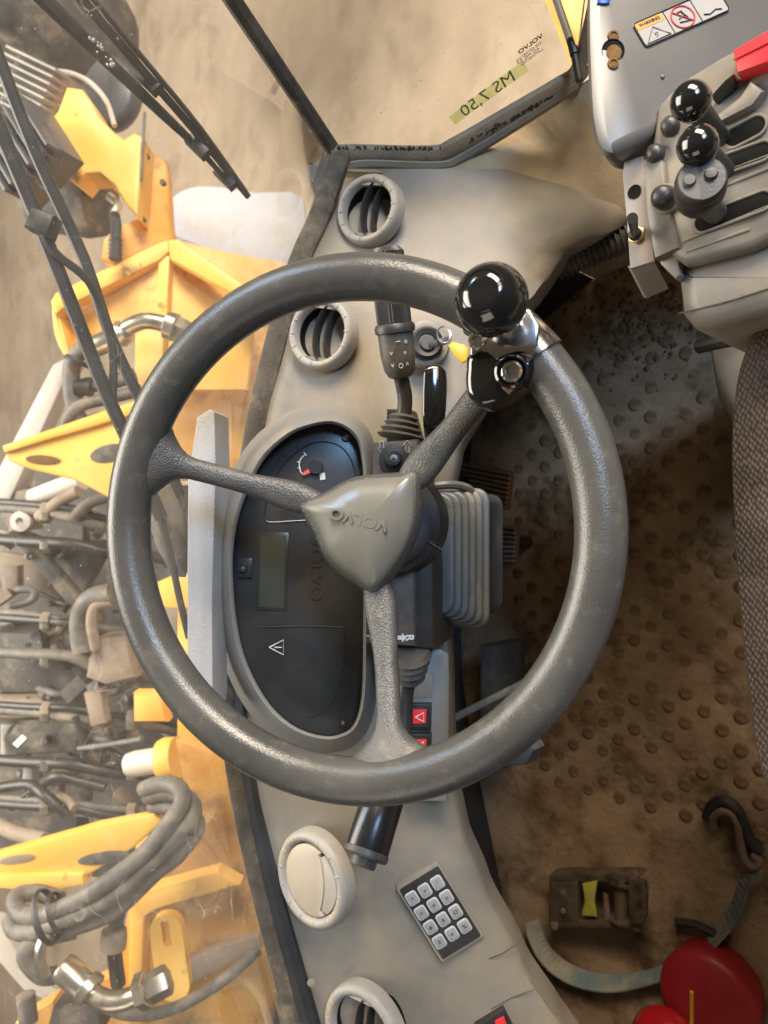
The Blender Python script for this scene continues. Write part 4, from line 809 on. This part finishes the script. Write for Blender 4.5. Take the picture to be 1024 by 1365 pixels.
MB().lathe([(.056, 0), (.0575, .004), (.056, .014), (.050, .026), (.040, .036), (.026, .043), (.012, .0465), (0, .047)], d0, UZ, 56, False).build('shell', T['redpaint'], dm, 60)
MB().lathe([(.004, .0), (.0055, .004), (.003, .007), (0, .0075)], d0 + V((.016, .030, .036)), UZ, 12, False).build('pip', T['redpaint'], dm)
MB().tube([P(922, 1375, 1.08), P(922, 1345, 1.075), P(922, 1322, 1.07)], .0026, 8).build('peg', T['tagyellow'], dm)

# ================================================================== OUTSIDE: wipers on the glass
wp0 = P(318, 700, .89) + V((-.035, 0, 0)); wn = V((1, 0, -.16)).normalized()
def G(u, v, o=0): return PL(u, v, wp0 + V((-o, 0, 0)), wn)
wi = thing('windshield_wiper', 'black wiper arm and blade slanting across the upper windshield', 'wiper', G(200, 120))
MB().tube([G(20, -40, .02), G(100, 40, .02), G(215, 150, .015), G(262, 195, .01), G(300, 238, .005)], lambda s: lerp(.011, .003, s), 8, 4, .6, wn).build('arm', T['rubber'], wi)
MB().tube([G(75, -40), G(180, 82), G(260, 175), G(331, 262)], lambda s: .0052-.001*s, 8, 4).build('blade', T['black'], wi)
MB().tube([G(93, -40, -.008), G(196, 84, -.008), G(268, 172, -.008), G(328, 256, -.008)], .0030, 6, 4).build('rubber_edge', T['rubber'], wi)
for a, b in ((196, 104), (262, 192), (300, 234)): MB().box(Fr(G(a, b, .004), r_*.7 - u_*.7, r_*.7 + u_*.7), .030, .014, .012, .003).build('clip', T['black'], wi)
g = MB()
for q in range(16):
    t = random.random(); g.lathe([(.0, .002), (random.uniform(.001, .003), .0)], G(lerp(120, 150, t)+random.gauss(0, 2), lerp(48, 86, t)+random.gauss(0, 2), .008), wn, 6, False)
stuff(g.build('chipped_paint', T['pale'], wi))
wl = thing('pantograph_wiper', 'black twin-rod wiper arm with hose at the left of the windshield', 'wiper', G(215, 640))
MB().tube([G(-10, 55, .02), G(48, 205, .02), G(112, 345, .015), G(150, 455, .01), G(200, 560, .0), G(240, 660, 0)], .0062, 10, 4).build('rod', T['rubber'], wl)
MB().tube([G(-10, 150, .02), G(45, 280, .02), G(95, 405, .015), G(140, 520, .01), G(172, 590, .0), G(215, 690, 0)], .0072, 10, 4).build('rod', T['rubber'], wl)
MB().tube([G(52, 298, .012), G(72, 335, .008), G(118, 375, .004), G(142, 430, .003), G(151, 480, .004), G(150, 535, .006)], .0042, 8, 5).build('washer_hose', T['rubber'], wl)
MB().box(Fr(G(51, 293, .0), r_*.9 - u_*.35, r_*.35 + u_*.9), .024, .020, .02, .004).build('block', T['black'], wl)
MB().prism([G(*p) for p in ((205, 650), (238, 645), (252, 700), (250, 770), (228, 730))], V((-.03, 0, 0)), .004).build('pivot_housing', T['machine'], wl)
MB().tube([G(205, 660), G(225, 730), G(240, 800), G(252, 850)], .004, 8, 4).build('feed_hose', T['rubber'], wl)

# ================================================================== OUTSIDE: the machine's front frame
def plate(name, pts, d, th, m, label=None, cat=None, parent=None, bev=.006, vec=None, dz=0.0, sm=0, group=None):
    c = (sum(p[0] for p in pts)/len(pts), sum(p[1] for p in pts)/len(pts))
    if sm: pts = [tuple(p[:2]) for p in cr([(a, b, 0) for a, b in pts], sm, True)]
    loop = [P(a, b, d + dz*(a-c[0])/100) for a, b in pts]
    o = MB().prism(loop, vec if vec is not None else -b_*th, bev).build(name, m, parent)
    if label: tag(o, label, cat, group)
    return o
def pipe(name, pts, rad, m, parent=None, label=None, cat=None, seg=12, sm=5):
    o = MB().tube([P(*p) for p in pts], rad, seg, sm).build(name, m, parent, 60)
    if label: tag(o, label, cat)
    return o
# upper-left casting and its plate
lb = thing('lamp_bracket', 'yellow curved bracket plate carrying the work lamps outside the windshield', 'bracket', P(130, 220, 2.0))
plate('casting', [(88, 114), (109, 117), (122, 135), (132, 155), (152, 175), (165, 184), (178, 175), (190, 182), (189, 193), (187, 241), (183, 289), (165, 269), (152, 246), (132, 230), (114, 231), (104, 244), (84, 228), (62, 190), (53, 173), (76, 147)], 2.0, .10, T['yellow'], parent=lb, bev=.012)
plate('side_plate', [(191, 192), (221, 212), (227, 300), (231, 320), (150, 352), (134, 345), (137, 318), (160, 300), (182, 290), (188, 240)], 2.08, .05, T['yellow2'], parent=lb, bev=.01, dz=.1)  # shade side put into the darker orange paint
plate('lower_tab', [(16, 252), (30, 238), (62, 228), (66, 240), (30, 258)], 1.98, .05, T['yellow'], parent=lb)
MB().tube([P(193, 150, 2.02), P(191, 185, 2.0), P(188, 240, 1.99)], .004, 6).build('wire', T['hose'], lb)
for a, b in ((195, 208), (217, 243), (190, 292)): MB().lathe([(.008, -.01), (.008, .004), (0, .005)], P(a, b, 2.05), b_, 10, False).build('bolt', T['machine'], lb)
# finned work lamps
def finned(u, v, d, w_, h_, ang, label, m):
    t = thing('work_lamp', label, 'work lamp', P(u, v, d), 'finned work lamps'); fr = CF(u, v, d, ang, 20)
    MB().box(fr, w_, h_, .09, .01).build('housing', m, t)
    for k in range(8):
        y = lerp(-h_*.46, h_*.46, k/7); f2 = Fr(fr(0, y, .035), fr.x, fr.y); MB().box(f2, w_*1.04, h_*.05, .05, .003).build('fin', m, t)
    return t
lampm = mat('lamp_alu', (.24, .235, .22), (.36, .33, .29), 10, .5, metal=.3); lampd = mat('lamp_dark', (.06, .065, .075), (.12, .12, .13), 10, .4, metal=.3)
finned(40, 118, 2.1, .19, .15, -30, 'grey finned work lamp at the top left corner', lampm); finned(27, 196, 1.9, .17, .17, -55, 'dark finned work lamp at the left edge behind the wiper rods', lampd)
hl = thing('head_lamp', 'dark rounded lamp housing with a cable plug below the yellow bracket', 'lamp', P(110, 265, 2.15))
a = P(70, 262, 2.2); MB().lathe([(.05, -.07), (.085, -.05), (.10, 0), (.10, .12), (.09, .16), (0, .165)], a, P(165, 275, 2.15) - a, 28, False).build('housing', T['machine'], hl, 60)
MB().tube([P(152, 278, 1.99), P(155, 300, 1.98), P(153, 345, 1.97)], .014, 10).build('plug', T['black'], hl)
for k in range(5): MB().lathe([(.016, 0), (.0175, .004), (.016, .008)], P(154, 318+6*k, 1.978), P(153, 345, 1.97) - P(155, 300, 1.98), 12).build('plug_rib', T['black'], hl)
MB().tube([P(146, 262, 2.0), P(158, 272, 1.98), P(153, 284, 1.97)], .012, 8).build('clamp', T['steel'], hl)
h2 = thing('turn_lamp', 'grey round lamp behind the top of the yellow bracket', 'lamp', P(150, 130, 2.25))
MB().lathe([(.06, -.05), (.10, -.02), (.105, .02), (.085, .035), (0, .04)], P(150, 128, 2.25), (b_ - r_*.3).normalized(), 28, False, oval=.9).build('housing', lampd, h2, 60)
MB().tube([P(75, 95, 2.1), P(95, 98, 2.08), P(120, 110, 2.08), P(142, 135, 2.08), P(153, 168, 2.05)], .007, 8, 5).build('cable', T['pale'], h2)
# far dark tyre at the top left corner
ty = thing('dark_tyre', 'big dark tyre beyond the lamps in the top left corner', 'machine part', P(60, 20, 3.2))
MB().lathe([(.20, -.22), (.50, -.25), (.62, -.20), (.66, -.08), (.66, .08), (.62, .2), (.5, .25), (.2, .22)], P(-20, 10, 3.4), (V((0, 1, 0)) + r_*.35).normalized(), 40).build('tyre', T['machine'], ty, 60)
# box section of the loader frame
bf = thing('welded_boom_box', 'yellow welded box frame of the loader outside the windshield', 'loader frame', P(230, 450, 2.1))
plate('rear_plate', [(232, 318), (300, 335), (392, 352), (360, 460), (330, 600), (300, 640), (190, 640), (205, 520), (215, 420)], 2.3, .04, T['yellow2'], parent=bf, dz=.05)
plate('left_face', [(78, 412), (214, 346), (216, 430), (175, 450), (130, 470), (92, 472)], 2.12, .03, T['yellow2'], parent=bf, dz=-.05)  # inner shading of the box put into the darker orange paint
plate('right_face', [(224, 346), (340, 412), (330, 520), (214, 520), (216, 430)], 2.14, .03, T['yellow'], parent=bf, dz=.08)
plate('top_flange', [(66, 402), (72, 390), (212, 322), (224, 318), (226, 334), (214, 346), (82, 412), (74, 420)], 2.06, .05, T['yellow'], parent=bf, bev=.01)
plate('side_flange', [(222, 318), (238, 318), (350, 396), (344, 410), (226, 345)], 2.05, .05, T['yellow'], parent=bf, bev=.01)
plate('corner_post', [(211, 340), (226, 340), (222, 440), (208, 440)], 2.07, .06, T['yellow'], parent=bf)
plate('end_cap', [(68, 402), (76, 412), (92, 470), (84, 472), (72, 445)], 2.08, .08, T['yellow'], parent=bf, sm=2)
plate('lug', [(180, 440), (218, 436), (216, 520), (205, 560), (178, 520)], 1.98, .05, T['yellow2'], parent=bf)
# pale blue-grey fender
fe = tag(MB().grid([[P(a + k*2, b, 2.5 + .02*k*k) for k in range(-2, 3)] for a, b in ((228, 262), (240, 270), (255, 300), (275, 330))]).build('sheet_edge', T['blueish']), 'narrow pale edge strip of the blue-grey fender', 'sheet') if False else None
plate('sheet', [(226, 268), (252, 250), (290, 248), (340, 256), (405, 264), (392, 358), (330, 346), (240, 318), (228, 300)], 2.6, .03, T['blueish'], 'pale blue-grey fender panel beside the yellow frame', 'sheet', dz=.05, sm=3)  # flat piece in a pale blue-grey tone
# elbow fittings
def elbow(name, pts, rad, label, nuts):
    t = thing(name, label, 'pipe fitting', P(*pts[0])); MB().tube([P(*p) for p in pts], rad, 18, 6).build('bend', T['steel'], t, 60)
    for (u, v, d), (u2, v2, d2), rr, hx_ in nuts:
        a = P(u, v, d); e = P(u2, v2, d2); ax = e-a; MB().lathe([(rr*.9, 0), (rr, ax.length*.1), (rr, ax.length*.9), (rr*.9, ax.length)], a, ax, 6 if hx_ else 20).build('nut' if hx_ else 'ferrule', T['steel'], t)
    return t
elbow('elbow_fitting', [(160, 448, 1.85), (172, 436, 1.84), (192, 428, 1.83), (212, 430, 1.83), (228, 436, 1.83)], .020, 'bright bent metal hose fitting in front of the yellow box frame', [((222, 433, 1.83), (236, 438, 1.83), .034, False), ((230, 435, 1.83), (262, 452, 1.84), .032, True), ((168, 440, 1.84), (158, 450, 1.85), .030, False), ((160, 448, 1.85), (122, 464, 1.86), .026, False)])
hs_ = thing('upper_hoses', 'dusty hydraulic hoses curving below the upper bent fitting', 'hoses', P(110, 520, 1.9))
for k, pp in enumerate((((125, 462, 1.86), (105, 470, 1.86), (95, 500, 1.88), (105, 560, 1.9), (150, 600, 1.95)), ((180, 500, 1.9), (140, 512, 1.9), (110, 515, 1.9), (100, 540, 1.9), (120, 580, 1.95)), ((190, 520, 1.92), (150, 530, 1.9), (110, 540, 1.88), (92, 556, 1.88), (85, 580, 1.9)), ((200, 545, 1.94), (160, 552, 1.92), (120, 560, 1.9), (60, 590, 1.9)))):
    MB().tube([P(*p) for p in pp], .021 - .003*k, 12, 6).build('hose', T['hose'], hs_, 60)
MB().lathe([(.030, -.006), (.034, 0), (.030, .006)], P(104, 482, 1.86), (u_*.9 + r_*.4), 20).build('clamp', T['rubber'], hs_)
MB().lathe([(.02, -.02), (.02, .02)], P(112, 517, 1.88), r_, 20).build('port', T['black'], hs_)
# pale rail
plate('boom_rail', [(0, 668), (-10, 640), (70, 486), (92, 474), (100, 480), (84, 510), (12, 668)], 2.3, .08, T['pale'], 'pale grey curved rail at the left edge below the yellow frame', 'rail')
# upper fin plate
uf = thing('upper_fin_plate', 'pointed yellow plate with an oval hole, above the dark machinery', 'plate', P(100, 600, 1.75))
plate('plate', [(4, 600), (60, 584), (120, 568), (186, 548), (190, 610), (188, 672), (145, 664), (100, 640), (40, 626), (10, 614)], 1.75, .03, T['yellow'], parent=uf, bev=.008)
plate('edge', [(2, 594), (60, 574), (130, 550), (186, 532), (187, 549), (120, 570), (60, 587), (5, 604)], 1.735, .06, T['yellow'], parent=uf, bev=.006)
def oval(name, u, v, d, a, b2, ang, m, parent): fr = CF(u, v, d, ang); return MB().prism([fr(x, y) for x, y in circ(a, 24, b2)], -b_*.004, .001).build(name, m, parent)
oval('hole', 57, 613, 1.747, .040, .011, -4, T['mud'], uf); oval('stain', 146, 604, 1.747, .045, .020, 12, T['machine'], uf)
# dark central machinery
mc = thing('front_chassis', 'dark greasy front chassis with ribs seen through the windshield', 'chassis', P(120, 850, 2.5))
plate('base_block', [(-20, 640), (60, 620), (200, 650), (330, 640), (330, 1080), (200, 1180), (-20, 1150)], 2.75, .2, T['machine'], parent=mc)
plate('triangle_plate', [(22, 705), (60, 720), (150, 720), (100, 810), (60, 760)], 2.45, .05, T['machine'], parent=mc)
plate('rib', [(10, 700), (22, 700), (110, 800), (98, 815), (30, 735)], 2.35, .05, T['machine'], parent=mc)
plate('pale_panel', [(0, 735), (60, 745), (85, 790), (78, 800), (20, 792), (0, 770)], 2.6, .03, T['machine2'], parent=mc)
plate('tan_post', [(2, 756), (24, 754), (24, 792), (2, 794)], 2.5, .04, T['machine2'], parent=mc)
plate('drum', [(-10, 838), (100, 842), (112, 870), (112, 905), (100, 930), (-10, 930)], 2.4, .2, T['machine'], parent=mc, bev=.05)
plate('drum_band', [(-10, 930), (95, 928), (105, 945), (98, 960), (-10, 962)], 2.38, .1, T['machine2'], parent=mc, bev=.03)
plate('lower_block', [(5, 984), (20, 965), (98, 962), (108, 975), (100, 1005), (20, 1008)], 2.35, .1, T['machine'], parent=mc, bev=.02)
plate('pale_block', [(0, 965), (14, 968), (6, 985), (8, 1006), (0, 1010)], 2.4, .1, T['pale'], parent=mc)
plate('valve_body', [(128, 850), (168, 848), (180, 905), (140, 915), (112, 905), (115, 880)], 2.05, .10, T['machine2'], parent=mc, bev=.02)
plate('blue_tab', [(30, 1023), (44, 1020), (42, 1048), (28, 1050)], 2.3, .05, T['blueish'], parent=mc)
plate('tan_tab', [(70, 1020), (92, 1016), (90, 1045), (64, 1050)], 2.3, .05, T['machine2'], parent=mc)
plate('bracket', [(20, 655), (45, 650), (48, 705), (10, 710)], 2.3, .05, T['machine2'], parent=mc)
MB().lathe([(.03, 0), (.03, .02), (.012, .025), (.012, .01)], P(31, 695, 2.28), b_, 20).build('bolt', T['pale'], mc)
for pp, rr, m in ((((45, 665, 2.3), (70, 655, 2.28), (110, 640, 2.25)), .030, T['pale']), (((52, 690, 2.25), (80, 668, 2.22), (105, 655, 2.2)), .018, T['machine2']), (((100, 690, 2.2), (120, 670, 2.2), (150, 660, 2.2)), .018, T['hose']), (((0, 665, 2.5), (14, 648, 2.4), (40, 640, 2.4)), .03, T['pale']), (((15, 792, 2.4), (25, 786, 2.35), (45, 788, 2.35), (42, 800, 2.35), (15, 808, 2.35)), .012, T['hose']), (((20, 830, 2.3), (60, 826, 2.3), (110, 832, 2.25)), .012, T['black']), (((110, 870, 2.05), (106, 830, 2.05), (118, 800, 2.02), (150, 790, 2.0)), .026, T['hose']), (((128, 865, 2.02), (122, 830, 2.0), (128, 808, 2.0), (150, 802, 2.0)), .014, T['machine2']), (((100, 955, 2.2), (110, 985, 2.2), (112, 1010, 2.2)), .010, T['black']), (((105, 998, 2.2), (150, 992, 2.15), (190, 985, 2.1)), .008, T['hose']), (((0, 1050, 2.3), (40, 1046, 2.25), (60, 1060, 2.2), (90, 1085, 2.2)), .016, T['black']), (((15, 1075, 2.3), (50, 1050, 2.25), (75, 1035, 2.2), (100, 1040, 2.2), (140, 1050, 2.2)), .014, T['black']), (((0, 1100, 2.3), (20, 1110, 2.25), (60, 1120, 2.2)), .022, T['machine2']), (((70, 1080, 2.3), (80, 1060, 2.25), (100, 1078, 2.2)), .014, T['machine2'])):
    MB().tube([P(*p) for p in pp], rr, 12, 5).build('pipe', m, mc, 60)
random.seed(11)
for q in range(26):
    u, v = random.uniform(0, 240), random.uniform(850, 1100)
    plate('fitting', [(u, v), (u+random.uniform(8, 22), v+random.uniform(-3, 3)), (u+random.uniform(8, 22), v+random.uniform(8, 20)), (u-2, v+random.uniform(8, 18))], random.uniform(2.4, 2.55), .06, random.choice([T['machine'], T['machine2'], T['machine'], T['hose']]), parent=mc, bev=.008)
for q in range(18):
    u, v = random.uniform(20, 240), random.uniform(690, 1090); a = random.uniform(0, 3.1)
    MB().tube([P(u, v, 2.45), P(u+25*math.cos(a), v+20*math.sin(a), 2.35), P(u+60*math.cos(a+.5), v+45*math.sin(a+.5), 2.45)], random.uniform(.006, .014), 8, 5).build('cable', random.choice([T['black'], T['hose'], T['machine2']]), mc, 60)
for q in range(70):
    u, v = random.uniform(0, 250), random.uniform(690, 1100); rr = random.uniform(.007, .022); k = random.random()
    ax = (r_*random.uniform(-1, 1) + u_*random.uniform(-1, 1) + b_*random.uniform(.2, 1)).normalized(); m = random.choice([T['machine'], T['machine'], T['machine2'], T['steel'], T['black'], T['hose']]); o = P(u, v, random.uniform(2.3, 2.5))
    if k < .4: MB().lathe([(rr*.6, -rr), (rr, -rr*.9), (rr, rr*.4), (rr*.5, rr*.6), (rr*.5, rr*1.6), (0, rr*1.7)], o, ax, 6 if k < .2 else 14, False).build('fitting', m, mc)
    else:
        f3 = Fr(o, ax, ax.cross(b_)); MB().box(f3, rr*random.uniform(2, 5), rr*random.uniform(1, 2), rr*2, rr*.2).build('lug', m, mc)
for q, (v0, v1, du) in enumerate(((668, 700, 0), (676, 712, 4), (718, 742, 0), (815, 845, 6), (822, 852, 0), (868, 905, -4), (938, 958, 0), (946, 968, 5), (1012, 1034, 0), (1062, 1082, 3), (1070, 1092, 0))):   # long hoses with a clear run across the chassis
    MB().tube([P(-15, v0, 2.32), P(40 + du, v0 + 4, 2.26), P(95, lerp(v0, v1, .3) + du, 2.22), P(150 + du, lerp(v0, v1, .8), 2.24), P(205, v1, 2.30), P(250, v1 + 14, 2.4)], .011 + .003*(q % 3), 12, 6).build('hose', T['hose'] if q % 2 else T['black'], mc, 60)
    for uu in (62, 176): MB().lathe([(.020, -.012), (.022, 0), (.020, .012)], P(uu, lerp(v0, v1, uu/220) + 2, 2.235), r_, 6).build('coupling', T['steel'] if q % 3 else T['machine2'], mc)
plate('hose_clip', [(110, 925), (135, 920), (140, 965), (120, 970)], 2.1, .05, T['machine2'], parent=mc, bev=.01)
# yellow post in the middle, behind the wheel
yb = thing('yellow_upright', 'yellow upright and cross plate visible between wheel rim and dashboard', 'frame', P(240, 850, 1.9))
plate('cross_plate', [(200, 780), (235, 765), (262, 770), (262, 812), (210, 810)], 1.9, .05, T['yellow'], parent=yb)
plate('upright', [(236, 800), (275, 800), (275, 960), (300, 1010), (236, 1010)], 1.95, .05, T['yellow'], parent=yb)
plate('grey_slot', [(205, 812), (236, 812), (236, 880), (215, 880)], 2.1, .05, T['pale'], parent=yb)
plate('block', [(175, 925), (215, 925), (222, 965), (176, 965)], 1.95, .06, T['yellow'], parent=yb, bev=.02)
plate('base', [(232, 985), (300, 1010), (306, 1060), (270, 1110), (230, 1050)], 1.8, .05, T['yellow2'], parent=yb)
rb = thing('reservoir_cap', 'white capped cylinder with a yellow collar below the wheel rim', 'reservoir', P(200, 1018, 1.8))
a = P(222, 1012, 1.8); ax = P(168, 1020, 1.82) - a
MB().lathe([(.030, 0), (.030, ax.length*.75), (.026, ax.length*.95), (0, ax.length)], a, ax, 24, False).build('cap', mat('cream_cap', (.62, .58, .50), (.52, .47, .40), 10, .5), rb, 60)
MB().lathe([(.048, -.03), (.050, 0), (.046, .012)], a, ax, 24).build('collar', T['yellow'], rb)
# lower fin plate and frame
lf = thing('lower_fin_plate', 'pointed yellow plate with an oval hole, above the lower hoses', 'plate', P(90, 1140, 1.75))
plate('plate', [(-10, 1140), (60, 1120), (130, 1100), (205, 1086), (216, 1096), (180, 1130), (110, 1172), (0, 1172), (-10, 1172)], 1.75, .03, T['yellow'], parent=lf, bev=.008)
plate('edge', [(-10, 1168), (110, 1166), (112, 1180), (60, 1190), (-10, 1184)], 1.735, .05, T['yellow'], parent=lf)
oval('hole', 22, 1146, 1.747, .042, .010, 8, T['machine2'], lf); oval('stain', 138, 1144, 1.747, .06, .014, 8, T['machine'], lf)
lw = thing('loader_subframe', 'stained yellow frame plate with an eyelet bracket at the bottom left', 'frame', P(250, 1250, 1.8))
plate('main_plate', [(180, 1130), (270, 1080), (308, 1050), (345, 1200), (395, 1400), (60, 1400), (90, 1330), (150, 1300), (170, 1220)], 1.95, .05, T['yellow2'], parent=lw, dz=.05)
plate('strap', [(172, 1200), (200, 1186), (290, 1162), (320, 1180), (210, 1212), (192, 1222), (186, 1400), (170, 1400)], 1.88, .05, T['yellow'], parent=lw)
plate('groove', [(240, 1285), (300, 1260), (345, 1248), (352, 1262), (300, 1290), (248, 1318)], 1.90, .03, T['machine2'], parent=lw)
# eyelet with a real hole
fr = CF(226, 1278, 1.78, 8); out = rrect(.075, .20, .036, 6); N = len(out); hole = [(.018*math.cos(math.atan2(y, x)), .058 + .030*math.sin(math.atan2(y, x))) for x, y in out]
mb = MB(); mb.loft([[fr(x, y, -.03) for x, y in out], [fr(x, y, 0) for x, y in out], [fr(x, y, 0) for x, y in hole], [fr(x, y, -.03) for x, y in hole]], False, False); mb.build('eyelet', T['yellow'], lw)
plate('bolt_tube', [(86, 1340), (110, 1330), (112, 1400), (86, 1400)], 1.8, .06, T['yellow2'], parent=lw)
plate('rubber_pad', [(70, 1345), (130, 1340), (135, 1380), (60, 1380)], 1.7, .06, T['machine'], parent=lw)
MB().lathe([(.02, 0), (.02, .06), (0, .061)], P(38, 1362, 1.7), u_ - r_*.1, 16, False).build('stud', T['machine'], lw)
plate('yellow_foot', [(20, 1365), (70, 1335), (74, 1345), (60, 1400), (10, 1400)], 1.75, .05, T['yellow2'], parent=lw)
# hose bundle
hb_ = thing('lower_hoses', 'bundle of dusty hydraulic hoses sweeping across the lower yellow plate', 'hoses', P(150, 1170, 1.65))
for k, pp in enumerate((((192, 1052, 1.75), (215, 1045, 1.70), (238, 1050, 1.66), (243, 1070, 1.64), (225, 1098, 1.62), (190, 1140, 1.60), (130, 1185, 1.58), (75, 1215, 1.6)), ((198, 1062, 1.76), (222, 1056, 1.71), (250, 1064, 1.68), (258, 1085, 1.65), (235, 1115, 1.63), (195, 1155, 1.61), (140, 1200, 1.59), (80, 1228, 1.6)), ((205, 1075, 1.78), (230, 1075, 1.73), (262, 1095, 1.69), (250, 1125, 1.66), (205, 1165, 1.64), (150, 1215, 1.62), (90, 1238, 1.62)), ((210, 1088, 1.8), (240, 1110, 1.75), (240, 1140, 1.70), (180, 1180, 1.67), (160, 1210, 1.67), (153, 1245, 1.67)), ((75, 1215, 1.6), (50, 1222, 1.62), (25, 1215, 1.66), (22, 1195, 1.7), (50, 1190, 1.72), (80, 1200, 1.7)), ((80, 1228, 1.6), (45, 1242, 1.62), (20, 1240, 1.66), (15, 1225, 1.7)), ((100, 1240, 1.64), (60, 1250, 1.63), (38, 1262, 1.62), (36, 1280, 1.62), (55, 1300, 1.63), (75, 1300, 1.64)))):
    MB().tube([P(*p) for p in pp], .0185 if k != 3 else .016, 14, 6).build('hose', T['hose'], hb_, 60)
MB().lathe([(.054, -.008), (.058, 0), (.054, .008)], P(62, 1222, 1.6), (r_ + u_*.45), 24, False, oval=.75).build('clamp', T['rubber'], hb_); MB().lathe([(.040, -.006), (.043, 0), (.040, .006)], P(76, 1216, 1.6), (r_ + u_*.45), 24, False, oval=.75).build('clamp', T['black'], hb_)
MB().tube([P(62, 1245, 1.58), P(55, 1262, 1.57), P(54, 1280, 1.57), P(60, 1300, 1.58)], .012, 8, 3).build('clamp_bolt', T['steel'], hb_)
MB().lathe([(.026, -.02), (.028, 0), (.026, .02)], P(152, 1252, 1.66), u_, 16).build('end_sleeve', T['machine2'], hb_); MB().tube([P(152, 1262, 1.66), P(155, 1290, 1.67), P(158, 1312, 1.68)], .016, 10).build('spring', T['black'], hb_)
elbow('lower_elbow_fitting', [(112, 1312, 1.62), (124, 1325, 1.61), (145, 1334, 1.60), (168, 1332, 1.60), (190, 1322, 1.60)], .021, 'large bent metal hose fitting at the bottom left', [((82, 1288, 1.63), (118, 1318, 1.62), .030, False), ((114, 1312, 1.62), (124, 1322, 1.615), .034, False), ((184, 1324, 1.60), (198, 1318, 1.60), .037, True), ((196, 1320, 1.60), (226, 1304, 1.61), .031, True)])
pipe('return_hose', ((130, 1335, 1.68), (170, 1352, 1.68), (230, 1345, 1.68), (300, 1305, 1.7), (345, 1265, 1.75)), .013, T['hose'], label='thin dusty hose looping under the lower bent fitting', cat='hose')
# white guard at the lower left
wg = [P(a, b, 2.2) for a, b in ((-20, 1225), (0, 1230), (18, 1262), (45, 1300), (85, 1325), (130, 1335), (130, 1352), (80, 1345), (30, 1320), (-5, 1280), (-20, 1262))]
tag(MB().prism(wg, -b_*.05, .008).build('side_guard', T['pale']), 'pale curved guard strip at the lower left edge', 'guard')
